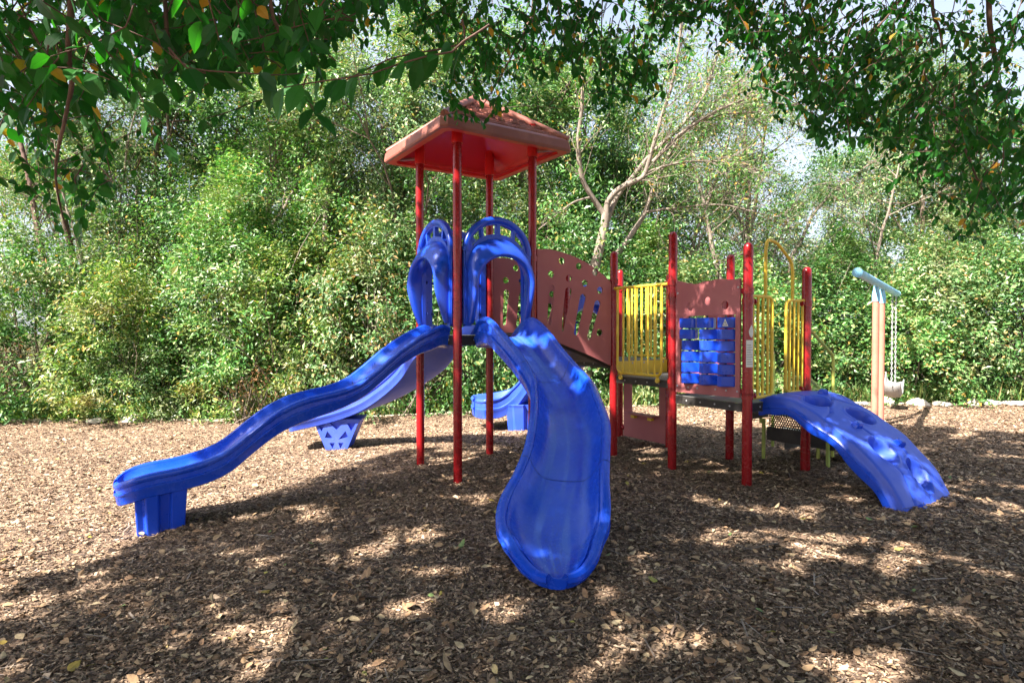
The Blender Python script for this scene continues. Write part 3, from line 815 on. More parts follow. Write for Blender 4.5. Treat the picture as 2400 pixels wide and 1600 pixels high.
# ---- stickers on the front right post
def post_patch(k, z0, z1, a0, a1, r, n=8):
    return [[at3(P[k], z) + np.array([math.cos(a), math.sin(a), 0]) * r for a in np.linspace(a0, a1, n)] for z in (z0, z1)]
ca = math.atan2(-P['I'][1], -P['I'][0])
lab = MB().grid(post_patch('I', 1.245, 1.505, ca - .25, ca + 1.25, R_POST + .0025)).build('age_label', M['white'], post_o['I'], smooth=True)
mb = MB()
for i in range(9): mb.grid(post_patch('I', 1.27 + i * .023, 1.277 + i * .023, ca - .15, ca + 1.1 - .2 * (i % 3), R_POST + .0035))
mb.build('label_print', M['print'], lab)
mb = MB()
rowp = []
for i in range(13):
    t = -1 + 2 * i / 12; hw2 = .55 * math.sqrt(max(0.02, 1 - t * t)) * (1 if t < 0 else 1 - .45 * t)
    rowp.append([at3(P['I'], 1.59 + t * .058) + np.array([math.cos(a), math.sin(a), 0]) * (R_POST + .0025) for a in np.linspace(ca + .75 - hw2, ca + .75 + hw2, 6)])
mb.grid(rowp).build('drop_sticker', M['white'], post_o['I'], smooth=True)

# ---- climbing ramp
nt_tab = smooth_line([(-.05, .905), (.073, .955), (.255, .945), (.429, .885), (.576, .815), (.734, .725), (.918, .60), (1.076, .455), (1.198, .31), (1.337, .06)], 60)
def ztop(o_): return float(np.interp(o_, nt_tab[:, 0], nt_tab[:, 1]))
U0, U1 = .26, 1.12
O1 = 1.345
pockets = [(.38, .32, .10, .18), (.65, .62, .11, .16), (.985, .31, .105, .135), (1.175, .57, .09, .12)]
cracks = [[(.05, .2), (.2, .30), (.36, .28), (.45, .42), (.38, .62), (.3, .8)], [(.45, .42), (.55, .25), (.6, .05)], [(.36, .62), (.55, .95)], [(.7, .35), (.88, .4), (1.0, .2), (1.15, .3), (1.3, .2)], [(.95, .7), (1.1, .62), (1.25, .9)], [(1.15, .3), (1.2, .55), (1.32, .5)]]
def dseg(p, a, b):
    a, b = np.array(a), np.array(b); t = np.clip(np.dot(p - a, b - a) / np.dot(b - a, b - a), 0, 1); return np.linalg.norm(p - a - t * (b - a))
NO, NU = 130, 84
rows = []
wu = U1 - U0
for i in range(NO + 1):
    o_ = -.06 + (O1 + .06) * i / NO; row = []
    zt = ztop(o_); sl = (ztop(o_ + .02) - ztop(o_ - .02)) / .04
    nrm = Zv - v * sl; nrm /= np.linalg.norm(nrm)      # outward normal of the arch
    nrm = np.array([-sl * v[0], -sl * v[1], 1.]); nrm /= np.linalg.norm(nrm)
    for j in range(NU + 1):
        f_ = j / NU; uu = U0 + wu * f_
        h = .018 * math.sin(PI * f_) + .004 * math.sin(5 * o_ + 6 * f_) * math.sin(7 * f_ + 2 * o_)
        for po, pf, ro_, rf in pockets:
            e = math.hypot((o_ - po) / ro_, (f_ - pf) * wu / (rf * .95))
            if e < 1.25: h -= .125 * (1 / (1 + math.exp((e - .90) * 24))) ; h += .010 * math.exp(-((e - 1.1) / .12) ** 2)
        for cl in cracks:
            for a, b in zip(cl, cl[1:]):
                d_ = dseg(np.array([o_, f_ * wu]), (a[0], a[1] * wu), (b[0], b[1] * wu))
                if d_ < .04: h -= .014 * math.exp(-(d_ / .010) ** 2)
        ed = min(f_, 1 - f_) * wu
        if ed < .018: h -= .012 * (1 - ed / .018) ** 2
        edge_w = (.012 * math.sin(9 * o_) + .01 * math.sin(23 * o_)) * (1 if f_ > .5 else .25) * abs(2 * f_ - 1) ** 3
        row.append(at3(P['I'] + u * (uu + edge_w * (1 if f_ > .5 else -1)) + v * o_, zt) + nrm * h)
    rows.append(row)
cl = MB().grid(rows)
def opening(o_, f_): return any(math.hypot((o_ - po) / ro_, (f_ - pf) * wu / (rf * .95)) < .66 for po, pf, ro_, rf in pockets)
cl.f = [q for k, q in enumerate(cl.f) if not opening(-.06 + (O1 + .06) * (k // NU + .5) / NO, (k % NU + .5) / NU)]
# side walls with a raised moulding line, and the end walls
def side(j, sgn):
    out = []
    for i in range(NO + 1):
        p = np.array(rows[i][j]); o_ = -.06 + (O1 + .06) * i / NO
        sl = (ztop(o_ + .02) - ztop(o_ - .02)) / .04; nrm = np.array([-sl * v[0], -sl * v[1], 1.]); nrm /= np.linalg.norm(nrm)
        w = .155 + .018 * math.sin(o_ * 14); 
        gz_ = float(gz(p[0], p[1])) - .03
        prf = [(0, 0), (.25, .012), (.52, .018), (.55, .026), (.58, .026), (.61, .018), (.95, .022), (1, .018), (1, -.05)]
        line = []
        for t, x in prf:
            q = p - nrm * w * t + u * sgn * x
            if q[2] < gz_: q = q + nrm * 0; q[2] = gz_
            line.append(q)
        out.append(line)
    return out
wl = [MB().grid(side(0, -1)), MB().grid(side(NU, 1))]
a, b = side(0, -1)[0][-2], side(NU, 1)[0][-2]
cl.grid([rows[0], [a + (b - a) * j / NU for j in range(NU + 1)]])
a, b = side(0, -1)[-1][-2], side(NU, 1)[-1][-2]
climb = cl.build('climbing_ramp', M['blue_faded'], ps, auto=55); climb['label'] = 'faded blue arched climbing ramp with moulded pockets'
for q in wl: q.build('side_wall', M['blue'], climb, auto=55)  # deeper blue paints in the sides' shade as well as their lesser fading
def onramp(o_, f_, h=0):
    sl = (ztop(o_ + .02) - ztop(o_ - .02)) / .04; nrm = np.array([-sl * v[0], -sl * v[1], 1.]); nrm /= np.linalg.norm(nrm)
    return at3(P['I'] + u * (U0 + wu * f_) + v * o_, ztop(o_)) + nrm * (.018 * math.sin(PI * f_) + h), nrm
for o_, f_, r_ in ((.26, .68, .055), (.75, .33, .062), (.965, .68, .060), (1.31, .25, .042)):
    c, nrm = onramp(o_, f_, -.01); t1 = u; t2 = np.cross(nrm, t1)
    ring = lambda k, h, s: [c + nrm * h + (t1 * math.cos(a + s) * 1.05 + t2 * math.sin(a + s) * .8) * r_ * k * (1 + .12 * math.sin(2.3 * a + o_ * 9)) for a in np.linspace(0, 2 * PI, 6)[:-1]]
    MB().grid([ring(1.05, 0, 0), ring(.92, .040, .05), ring(.62, .058, .15)], closed_v=True, caps=True).build('hand_hold', M['blue'], climb, bevel=.004)

# ---- steps beyond the right-hand deck
def uvquad(name, p0, ex, ey, parent, mat):
    me = bpy.data.meshes.new(name); off = ORG[parent.name]
    me.from_pydata([tuple(p0 - off), tuple(p0 + ex - off), tuple(p0 + ex + ey - off), tuple(p0 + ey - off)], [], [(0, 1, 2, 3)])
    uvl = me.uv_layers.new(name='UVMap'); lx, ly = np.linalg.norm(ex), np.linalg.norm(ey)
    for l, q in zip(uvl.data, ((0, 0), (lx, 0), (lx, ly), (0, ly))): l.uv = q
    o = link_mesh(name, me, mat, parent)
    s = o.modifiers.new('thick', 'SOLIDIFY'); s.thickness = .003
    return o
st = P['H'] + v * .25; wv = v * .72
stair = MB()
for i, (zt, k0, dp) in enumerate(((.66, .05, .32), (.42, .37, .34), (.24, .71, .32))):
    o_ = st + u * k0
    for a in (0, 1):
        stair.box(at3(o_ + wv * a - v * (.012 if a else 0), zt - .09), u * dp, v * .012, Zv * .088)
    stair.box(at3(o_ + v * .014, zt - .012), u * dp, wv - v * .028, Zv * .012)
steps_o = stair.build('steps', M['deck'], ps)
steps_o['label'] = 'black perforated steps on the far side of the deck'
uvquad('perforated_riser', at3(st + u * .043, .655), wv, Zv * .16, steps_o, M['perf'])
uvquad('perforated_riser', at3(st + u * .362 + v * .02, .455), wv * 1.1, Zv * .20, steps_o, M['perf'])
MB().box(at3(st + u * .36, .30), wv * 1.13, u * .012, Zv * .155).build('riser_edge', M['black'], steps_o)
for q, zt in ((st + u * .34 - v * .03, .55), (st + u * .36 + wv + v * .02, .6), (st + u * 1.0 + wv + v * .02, .25), (st + u * .7 + wv * .6, .3)):
    MB().tube([at3(q, float(gzn(q[0], q[1])) - .05), at3(q, zt)], .021, 10).build('step_leg', M['ygreen'], steps_o, auto=50)
V, Fc = plate_geo([(0, .24), (.42, .10), (.42, -.05), (.26, -.05), (0, .10)], [], .02)
fy = plane_map(st + u * .70 + wv + v * .06, st + u * 1.7 + wv + v * .06)
MB().add([fy(*q) for q in [(a, b + .10, c) for a, b, c in V]], Fc).build('step_side', M['yellow'], steps_o, bevel=.004)
hr = plane_map(P['J'], P['J'] + u)
for base, k in ((P['J'] + u * .0, 1), (P['H'] + v * .22, 0)):
    f2 = plane_map(base, base + u)
    m = MB().tube(bent([f2(.05, 1.62, 0), f2(.50, 1.33, 0), f2(.52, 1.27, 0), f2(.52, .2, 0)], .06), .0175, 10)
    m.tube(bent([f2(.05, 1.10, 0), f2(.46, .84, 0), f2(.52, .80, 0)], .05), .0165, 10)
    m.tube(bent([f2(.10, .62, 0), f2(.10, .98, 0), f2(.26, .96, 0), f2(.28, .5, 0)], .08), .016, 10)
    m.build('handrail', M['ygreen'], ps, auto=50)

# ================================================================== SWING
sw = thing('swing_set', 'faded salmon two post swing frame with a sky blue overhead beam', 'swing frame', (5.56, 9.2, float(gz(5.56, 9.2))))
pa, pb = np.array([4.26, 7.43, 0]), np.array([7.48, 11.7, 0]); bd = (pb - pa) / np.linalg.norm(pb - pa); bn = np.array([bd[1], -bd[0], 0])
ZB = 2.31
m = MB().tube([at3(pa, ZB), at3(pb, ZB)], .055, 16); m.build('beam', M['skyblue'], sw, auto=40)
for e, s_ in ((pa, -1), (pb, 1)): MB().tube([at3(e, ZB), at3(e, ZB) + bd * s_ * .02], .060, 16).build('beam_cap', M['skyblue'], sw, auto=40)
for px in ((5.56, 9.2), (6.02, 9.8)):
    q = np.array([*px, 0]); zb = float(gz(*px)) - .1
    MB().tube([at3(q, zb), at3(q, 2.06)], .047, 18).build('post', M['salmon'], sw, auto=40)
    w = .055
    r0 = [at3(q, 2.04) + (bd * math.cos(a) + bn * math.sin(a)) * w for a in np.linspace(0, 2 * PI, 13)[:-1]]
    r1 = [at3(q, 2.15) + (bd * math.cos(a) + bn * math.sin(a)) * w for a in np.linspace(0, 2 * PI, 13)[:-1]]
    r2 = [at3(q, ZB + .02) + bd * (math.cos(a) * .05 + .01) + bn * math.sin(a) * .02 for a in np.linspace(0, 2 * PI, 13)[:-1]]
    MB().grid([r0, r1, r2], closed_v=True, caps=True).build('bracket', M['skyblue'], sw, auto=40)
c1, c2 = pa + bd * 4.45, pa + bd * 5.15
ss = thing('swing', 'grey swing seat hanging on two chains from the sky blue beam', 'swing seat', tuple(at3((c1 + c2) / 2, .5)))
for c in (c1, c2):
    m = MB(); z = ZB - .06; k = 0
    seat_z = .60
    while z > seat_z:
        ax = bd if k % 2 else bn
        pts = [at3(c, z) + Zv * (-.028 + .028 * math.cos(t)) + ax * .012 * math.sin(t) for t in np.linspace(0, 2 * PI, 9)]
        m.tube(pts, .005, 4, cap=False); z -= .047; k += 1
    m.build('chain', M['steel'], ss)
mid = (c1 + c2) / 2
rows = []
for t in np.linspace(-1, 1, 13):                     # sling seat with raised back and sides
    a = mid + bd * .36 * t * (1 - .12 * t * t); z = .36 + .24 * t * t
    rows.append([at3(a + bn * b, z + dz) for b, dz in ((-.16, .20), (-.15, .10), (-.12, .01), (.0, -.03), (.12, 0), (.15, .06), (.14, .075), (.12, .02), (0, -.005), (-.10, .03), (-.13, .10), (-.145, .20))])
MB().grid(rows, closed_v=True, caps=True).build('seat', M['grey'], ss, auto=50)

# ================================================================== VEGETATION
def unit(a): return a / (np.linalg.norm(a, axis=-1, keepdims=True) + 1e-9)
def leaf_geo(pos, axis_, nrm, L, W, fine=False):
    n = len(pos); axis_ = unit(axis_); sd = unit(np.cross(nrm, axis_)); nr = np.cross(axis_, sd)
    L = L[:, None]; W = W[:, None]
    if not fine:
        V = np.stack([pos, pos + axis_ * L * .42 + sd * W / 2 + nr * W * .16, pos + axis_ * L - nr * L * .06, pos + axis_ * L * .42 - sd * W / 2 + nr * W * .16], 1).reshape(-1, 3)
        b = np.arange(n)[:, None] * 4
        T = np.concatenate([b + [0, 1, 2], b + [0, 2, 3]], 1).reshape(-1, 3)
    else:
        q = lambda t, s, up: pos + axis_ * L * t + sd * W * s + nr * (W * up - L * .18 * t * t)
        V = np.stack([q(0, 0, 0), q(.16, .30, .07), q(.16, 0, 0), q(.16, -.30, .07), q(.42, .5, .12), q(.42, 0, 0), q(.42, -.5, .12), q(.72, .36, .08), q(.72, 0, 0), q(.72, -.36, .08), q(1, 0, 0)], 1).reshape(-1, 3)
        b = np.arange(n)[:, None] * 11
        tl = [0, 1, 2, 0, 2, 3, 1, 4, 2, 4, 5, 2, 2, 5, 3, 5, 6, 3, 4, 7, 5, 7, 8, 5, 5, 8, 6, 8, 9, 6, 7, 10, 8, 8, 10, 9]
        T = (b + tl).reshape(-1, 3)
    return V, T
def join(parts):
    Vs, Ts, k = [], [], 0
    for V, T in parts: Vs.append(V); Ts.append(T + k); k += len(V)
    return np.concatenate(Vs), np.concatenate(Ts)
def clump_leaves(centers, per, sig, L, asp, out_dir=None, droop=.4, flat=.7):
    k = len(centers); n = k * per
    pos = np.repeat(centers, per, 0) + rng.normal(0, 1, (n, 3)) * np.repeat(sig, per)[:, None] * np.array([1, 1, .8])
    o = np.repeat(out_dir, per, 0) if out_dir is not None else rng.normal(0, 1, (n, 3))
    nr = unit(o * .55 + np.array([0, 0, flat]) + rng.normal(0, .55, (n, 3)))
    ax = rng.normal(0, 1, (n, 3)) + o * .5; ax[:, 2] -= droop; ax = unit(ax - nr * np.sum(ax * nr, 1, keepdims=True))
    ln = L * rng.lognormal(0, .25, n)
    return leaf_geo(pos, ax, nr, ln, ln * asp * rng.uniform(.75, 1.2, n))

class Tubes:
    """many thin branch tubes gathered in one mesh"""
    def __init__(s, n=5): s.n = n; s.m = MB()
    def add(s, pts, r0, r1, n=None):
        k = len(pts); s.m.tube(pts, list(np.linspace(r0, r1, k)), n or s.n, cap=False)
def wander(p, d, L, n, jit, up=0.):
    d = np.array(d, float); d /= np.linalg.norm(d); out = [np.array(p, float)]
    for i in range(n):
        d = d + rng.normal(0, jit, 3) + np.array([0, 0, up]); d /= np.linalg.norm(d); out.append(out[-1] + d * L / n)
    return out
def sway(d, ang):
    d = np.array(d) / np.linalg.norm(d); r = rng.normal(0, 1, 3); r -= d * np.dot(r, d); r /= np.linalg.norm(r)
    return d * math.cos(ang) + r * math.sin(ang)

def make_tree(name, H, r0, nl, sub, tw, leaves_per, mat_leaf, mat_bark, Lf=.09, asp=.42, crown0=.25, spread=.42, bare=False, sides=6):
    """returns (trunk mesh, crown mesh, branch mesh) in local coordinates"""
    tr, br = Tubes(8), Tubes(5 if not bare else 4)
    tp = wander((0, 0, -.1), (rng.normal(0, .05), rng.normal(0, .05), 1), H * .92, 12, .07, .05)
    tr.add(tp, r0, r0 * .18, 10)
    tips = []
    for i in range(nl):
        f_ = crown0 + (1 - crown0) * (i + rng.random()) / nl; j = min(int(f_ * 12), 11)
        p = tp[j] + (tp[j + 1] - tp[j]) * (f_ * 12 - j) if f_ < 1 else tp[-1]
        a = rng.random() * 2 * PI; el = rng.uniform(.25, 1.0)
        L = H * spread * (1.15 - .75 * f_) * rng.uniform(.7, 1.2)
        d = (math.cos(a) * math.cos(el), math.sin(a) * math.cos(el), math.sin(el))
        lp = wander(p, d, L, 7, .14, .02); rb = r0 * (.42 - .28 * f_)
        br.add(lp, rb, rb * .3)
        for s_ in range(sub):
            q = rng.integers(2, 8); q = min(q, 7)
            sp_ = wander(lp[q], sway(lp[q] - lp[q - 1], rng.uniform(.4, 1.0)), L * rng.uniform(.3, .6), 5, .16, .0 if not bare else .03)
            br.add(sp_, rb * .34, rb * .1)
            for t_ in range(tw):
                q2 = rng.integers(1, 6); q2 = min(q2, 5)
                tp_ = wander(sp_[q2], sway(sp_[q2] - sp_[q2 - 1], rng.uniform(.3, 1.0)), L * rng.uniform(.12, .32), 3, .2, -.02)
                br.add(tp_, max(.004, rb * .1), .003, 3); tips.append(tp_[-1]); tips.append(tp_[1])
    tips = np.array(tips)
    tr.m.add(br.m.v, br.m.f); tm = mesh_from(tr.m, name + '_trunk', mat_bark)
    c = tips.mean(0); od = unit(tips - c)
    V, T = clump_leaves(tips, leaves_per, rng.uniform(.14, .30, len(tips)), Lf, asp, od)
    cm = tri_mesh(name + '_crown', V, T); cm.materials.append(mat_leaf)
    return tm, cm
def mesh_from(mb, name, mat):
    me = bpy.data.meshes.new(name); me.from_pydata(mb.v, [], mb.f); me.update()
    me.polygons.foreach_set('use_smooth', np.full(len(me.polygons), True)); me.materials.append(mat); return me
def place(kind, meshes, label, cat, x, y, rz, sc, group=None, names=('trunk', 'crown'), lean=(0, 0), mats=None):
    o = bpy.data.objects.new(kind, None); C.objects.link(o); o.location = (x, y, float(gz(x, y))); o.rotation_euler = (lean[0], lean[1], rz); o.scale = sc if hasattr(sc, '__len__') else (sc,) * 3
    o.empty_display_size = .2; tag(o, label, cat, group)
    for nm, me in zip(names, meshes):
        c = bpy.data.objects.new(nm, me); C.objects.link(c); c.parent = o
        if mats and mats.get(nm): c.material_slots[0].link = 'OBJECT'; c.material_slots[0].material = mats[nm]
    return o

def make_bush(name, W, D, H, clumps, per, Lf, asp, mat, sig=.15):
    a = rng.random(clumps) * 2 * PI; zz = rng.random(clumps) ** .9
    rad = np.sqrt(np.maximum(1 - zz ** 2.4, 0)) * (.72 + .28 * rng.random(clumps) ** .5) * (1 + .18 * np.sin(3 * a + zz * 5) + .1 * np.sin(7 * a - zz * 9))
    rad *= np.where(rng.random(clumps) < .3, rng.uniform(.4, .9, clumps), 1)
    cen = np.stack([np.cos(a) * rad * W / 2, np.sin(a) * rad * D / 2, zz * H * (1 + .12 * np.sin(2 * a + 1)) * .96 + .08], -1)
    out = unit(cen * np.array([1, 1, .8]) - np.array([0, 0, H * .25]))
    V1, T1 = clump_leaves(cen, per, rng.uniform(.7, 1.5, clumps) * sig, Lf, asp, out)
    # longer shoots that break the outline
    ns = clumps // 3; k = rng.integers(0, clumps, ns); sh = []
    for i in k:
        p = wander(cen[i], out[i] + np.array([0, 0, .35]) + rng.normal(0, .4, 3), rng.uniform(.3, .75), 9, .2, -.02); sh += p[1:]
    sh = np.array(sh)
    V2, T2 = clump_leaves(sh, max(4, per // 22), np.full(len(sh), .05), Lf * 1.1, asp, None, .5)
    V, T = join([(V1, T1), (V2, T2)])
    fm = tri_mesh(name + '_foliage', V, T); fm.materials.append(mat)
    tb = Tubes(4)
    for i in range(16):
        b = rng.normal(0, .12, 3) * np.array([W / 3, D / 3, 0]); j = rng.integers(0, clumps)
        tb.add(wander(b, (cen[j] - b) + np.array([0, 0, .8]), np.linalg.norm(cen[j] - b) * .95, 6, .12), .022, .006)
    sm = mesh_from(tb.m, name + '_stems', M['bark_pale'])
    return sm, fm
bushes = [make_bush('shrub_a', 3.4, 2.6, 3.0, 125, 130, .082, .42, M['leaf_bush']),
          make_bush('shrub_b', 3.2, 2.4, 2.8, 125, 130, .074, .46, M['leaf_wood']),
          make_bush('shrub_c', 3.6, 2.6, 3.2, 130, 125, .090, .36, M['leaf_yel']),
          make_bush('shrub_d', 3.0, 2.4, 2.7, 120, 130, .074, .5, M['leaf_dark']),
          make_bush('tall_a', 4.6, 3.4, 5.6, 250, 140, .086, .42, M['leaf_bush'], .19),
          make_bush('tall_b', 4.4, 3.2, 5.4, 250, 140, .080, .40, M['leaf_wood'], .19)]
bl = [  # x, y, mesh, width scale, height scale, label
    (-10.6, 13.2, 0, 1.15, 1.25, 'dense green shrub at the far left end of the wood edge'),
    (-8.5, 13.0, 2, 1.0, .95, 'low yellowing broad leaved shrub left of the tallest bush'),
    (-6.4, 13.9, 4, 1.0, .95, 'tallest bright green bush, rounded, left of the long slide'),
    (-7.3, 12.95, 1, .9, .70, 'low pale shrub in front of the tallest bright green bush'),
    (-4.7, 13.2, 2, 1.05, 1.12, 'bright shrub with yellow sprays, behind the lower end of the long slide'),
    (-3.1, 13.3, 1, 1.15, 1.40, 'tall grey green shrub behind the middle of the long slide'),
    (-1.5, 13.2, 3, 1.15, 1.25, 'dark glossy shrub behind the top of the long slide'),
    (.0, 13.3, 0, 1.05, 1.2, 'green shrub seen between the tower legs'),
    (1.7, 13.5, 3, 1.15, 1.2, 'dark shrub directly behind the bridge'),
    (3.5, 13.3, 1, 1.1, 1.0, 'grey green shrub behind the yellow barrier'),
    (5.3, 13.3, 0, 1.1, .95, 'green shrub between the deck and the swing posts'),
    (7.1, 13.4, 3, 1.1, 1.0, 'dark leafy shrub just right of the swing posts'),
    (8.4, 13.1, 0, .95, .80, 'low feathery bright shrub behind the swing seat'),
    (9.5, 13.5, 1, 1.2, 1.15, 'large grey green shrub right of the swing seat'),
    (11.4, 13.0, 3, 1.15, 1.3, 'dark tall shrub at the far right end of the wood edge'),
    (-13.2, 13.8, 1, 1.2, 1.2, 'grey green shrub past the far left end of the wood edge'),
    (-15.8, 14.6, 4, 1.0, .8, 'tall green bush past the far left end of the wood edge'),
    (13.8, 13.6, 0, 1.2, 1.2, 'green shrub past the far right end of the wood edge'),
    (-9.6, 15.2, 5, 1.0, .85, 'dark understorey thicket behind the far left shrubs'),
    (-7.8, 15.8, 5, 1.0, 1.0, 'pale understorey bush behind the tallest bright bush, on its left'),
    (-4.6, 15.2, 4, 1.0, 1.05, 'tall understorey bush between the tallest bush and the red roof'),
    (-2.4, 15.0, 5, 1.0, 1.0, 'grey green understorey bush just left of the red tower posts'),
    (-.2, 15.2, 5, 1.0, 1.05, 'tall understorey bush filling the view between the red tower posts'),
    (1.5, 15.6, 3, 1.5, 1.85, 'dark understorey bush above the maroon bridge'),
    (3.6, 15.8, 4, .95, .70, 'understorey bush behind the maroon play panel'),
    (8.6, 15.8, 4, .95, .68, 'understorey bush behind the swing beam'),
    (11.6, 15.6, 5, 1.05, .8, 'tall understorey bush at the far right')]
for x, y, k, sw_, sh_, lab_ in bl:
    place('shrub', bushes[k], lab_, 'shrub', x, y, rng.random() * 6.28, (sw_, sw_, sh_), 'shrubs along the wood edge', ('stems', 'foliage'))

# woodland trees
leafy = [make_tree('wood_a', 9.5, .13, 15, 5, 2, 95, M['leaf_wood'], M['bark_dark'], .092, .38),
         make_tree('wood_b', 9.0, .11, 14, 5, 2, 95, M['leaf_bush'], M['bark_dark'], .092, .46, .14),
         make_tree('wood_c', 10.0, .12, 15, 5, 2, 100, M['leaf_dark'], M['bark_dark'], .098, .5, .12)]
sparse = [make_tree('thin_a', 9.0, .10, 14, 6, 4, 9, M['leaf_wood'], M['bark_pale'], .075, .4, .2, .46, True),
          make_tree('thin_b', 9.0, .09, 13, 6, 4, 8, M['leaf_bush'], M['bark_pale'], .075, .4, .15, .5, True)]
tl = [
    (-11.4, 15.6, 0, 1.0, 'slender woodland tree at the far left'),
    (-9.2, 16.4, 2, 1.0, 'dark leaved tree second from the left behind the shrubs'),
    (-6.9, 16.2, 1, 1.0, 'leafy tree rising over the tallest bright bush'),
    (-4.6, 15.6, 0, .95, 'thin trunked tree behind the middle of the long slide'),
    (-2.7, 15.4, 0, 1.05, 'grey green feathery tree left of the red roof'),
    (-1.0, 16.6, 1, 1.1, 'leafy tree directly behind the red roof'),
    (.5, 16.9, 2, .95, 'dark dense tree right of the tower posts'),
    (2.4, 18.6, 2, 1.0, 'dark tree behind the pale forked trunk'),
    (5.0, 18.5, 1, .95, 'small leafed tree behind the bare branches'),
    (-8.0, 17.6, 2, 1.2, 'tall dark tree standing behind the tallest bright bush'),
    (-3.6, 18.2, 0, 1.25, 'tall feathery tree far behind the upper end of the long slide'),
    (7.4, 19.0, 0, .95, 'feathery tree behind the bare branches above the climbing ramp'),
    (10.8, 15.8, 2, .85, 'dark leafy tree at the far right behind the swing'),
    (13.2, 17.5, 0, 1.0, 'slender tree beyond the right end of the shrubs')]
for x, y, k, sc, lab_ in tl:
    place('woodland_tree', leafy[k], lab_, 'tree', x, y, rng.random() * 6.28, sc, 'leafy trees of the wood')
sl_ = [
    (5.6, 15.6, 0, .92, 'thin half bare tree above the climbing ramp'),
    (7.4, 16.2, 1, .90, 'half bare tree behind the swing beam'),
    (8.9, 15.4, 0, .74, 'short half bare tree right of the swing beam'),
    (4.4, 17.6, 1, 1.05, 'tall half bare tree right of the forked trunk'),
    (-5.6, 15.2, 1, .8, 'half bare dead looking tree above the tallest bright bush'),
    (-3.6, 17.2, 0, 1.0, 'half bare pale tree left of the red roof'),
    (-10.2, 15.0, 0, .8, 'half bare tree over the far left shrubs')]
for x, y, k, sc, lab_ in sl_:
    place('bare_tree', sparse[k], lab_, 'tree', x, y, rng.random() * 6.28, sc, 'half bare trees')
for i, (x, y, k, sc) in enumerate([(-19, 25, 1, 1.15), (-14.5, 23, 0, 1.2), (-10.5, 26, 2, 1.1), (-6.5, 24, 1, 1.15), (-2.2, 25, 2, 1.2), (2.5, 24, 0, 1.2), (7, 27, 2, 1.05), (11.5, 25, 1, 1.0), (15.5, 23, 2, 1.1), (19.5, 26, 0, 1.1)]):
    place('distant_tree', leafy[k], 'green tree deep in the wood behind the nearer trunks', 'tree', x, y, rng.random() * 6.28, sc, 'trees deep in the wood')

# the pale forked tree behind the bridge, limb by limb
ft = thing('forked_tree', 'pale barked forked tree with bare fanned branches behind the bridge', 'tree', (1.75, 12.8, float(gz(1.75, 12.8))))
trk = MB(); brn = Tubes(5); DK = .915
def limb(ctrl, r0, r1, mb, n=None, twig=0, tl_=1.2):
    pts = [at(c[0], c[1], c[2] * DK) for c in ctrl]; pts = list(smooth_line(pts, max(6, len(pts) * 3)))
    mb.tube(pts, list(np.linspace(r0, r1, len(pts))), n or 8, cap=False)
    tips = []
    for i in range(twig):
        q = rng.integers(len(pts) // 4, len(pts) - 1)
        d = sway(pts[q + 1] - pts[q], rng.uniform(.3, .75))
        L = tl_ * rng.uniform(.5, 1.2); w = wander(pts[q], d, L, 6, .13, .03)
        brn.add(w, max(.006, r1 * .6), .004, 4)
        for k in range(4):
            q2 = rng.integers(1, 6); w2 = wander(w[q2], sway(w[q2] - w[q2 - 1], rng.uniform(.3, .8)), L * rng.uniform(.3, .6), 4, .15, .02)
            brn.add(w2, .006, .003, 3); tips += [w2[-1], w2[2]]
    return tips
g0 = at(1372, 700, 14.0 * DK); g0[2] = float(gz(1.75, 12.8)) - .1
trunk_pts = [g0] + [at(a, b, 14 * DK) for a, b in ((1378, 760), (1388, 660), (1401, 597), (1416, 536), (1420, 498))]
trk.tube(list(smooth_line(trunk_pts, 18)), list(np.linspace(.13, .088, 18)), 10, cap=False)
tips = []
tips += limb([(1420, 505, 14), (1409, 493, 14), (1386, 459, 13.9), (1367, 425, 13.8), (1358, 383, 13.7), (1355, 329, 13.6), (1363, 260, 13.5), (1365, 200, 13.4), (1360, 90, 13.3), (1352, 0, 13.2)], .068, .022, trk, 8, 14, .9)
tips += limb([(1421, 505, 14), (1426, 470, 14), (1455, 440, 13.9), (1497, 421, 13.8), (1512, 405, 13.8), (1527, 356, 13.7), (1550, 275, 13.6), (1573, 206, 13.5), (1589, 126, 13.4), (1596, 57, 13.3), (1602, -40, 13.2)], .066, .018, trk, 8, 26, 1.1)
tips += limb([(1422, 520, 14.1), (1447, 459, 14.2), (1485, 413, 14.3), (1525, 362, 14.4), (1600, 291, 14.5), (1650, 222, 14.5), (1688, 107, 14.4), (1710, 50, 14.3), (1730, -30, 14.2)], .062, .018, trk, 8, 30, 1.2)
tips += limb([(1436, 610, 14.6), (1489, 536, 14.7), (1512, 497, 14.8), (1528, 451, 14.8), (1558, 382, 14.8), (1590, 330, 14.7), (1640, 270, 14.6), (1720, 200, 14.5), (1800, 130, 14.4)], .068, .015, trk, 8, 28, 1.2)
tips += limb([(1530, 380, 14.0), (1600, 310, 13.8), (1690, 255, 13.6), (1790, 215, 13.4), (1880, 150, 13.2)], .045, .012, trk, 6, 24, 1.2)
tips += limb([(1600, 306, 14.2), (1680, 270, 14.0), (1780, 262, 13.9), (1880, 240, 13.8)], .035, .010, trk, 6, 22, 1.1)
tips += limb([(1512, 405, 13.8), (1600, 380, 13.7), (1700, 380, 13.6), (1780, 400, 13.5)], .03, .010, trk, 6, 18, .9)
tips += limb([(1512, 497, 14.8), (1580, 488, 14.6), (1690, 480, 14.4), (1800, 505, 14.2)], .035, .010, trk, 6, 16, 1.0)
tips += limb([(1386, 462, 13.9), (1345, 474, 13.6), (1310, 500, 13.3), (1262, 538, 13.0)], .03, .008, trk, 6, 7, .6)
trk.add(brn.m.v, brn.m.f); trk.build('trunk', M['bark_pale'], ft, smooth=True)
tips = np.array(tips)
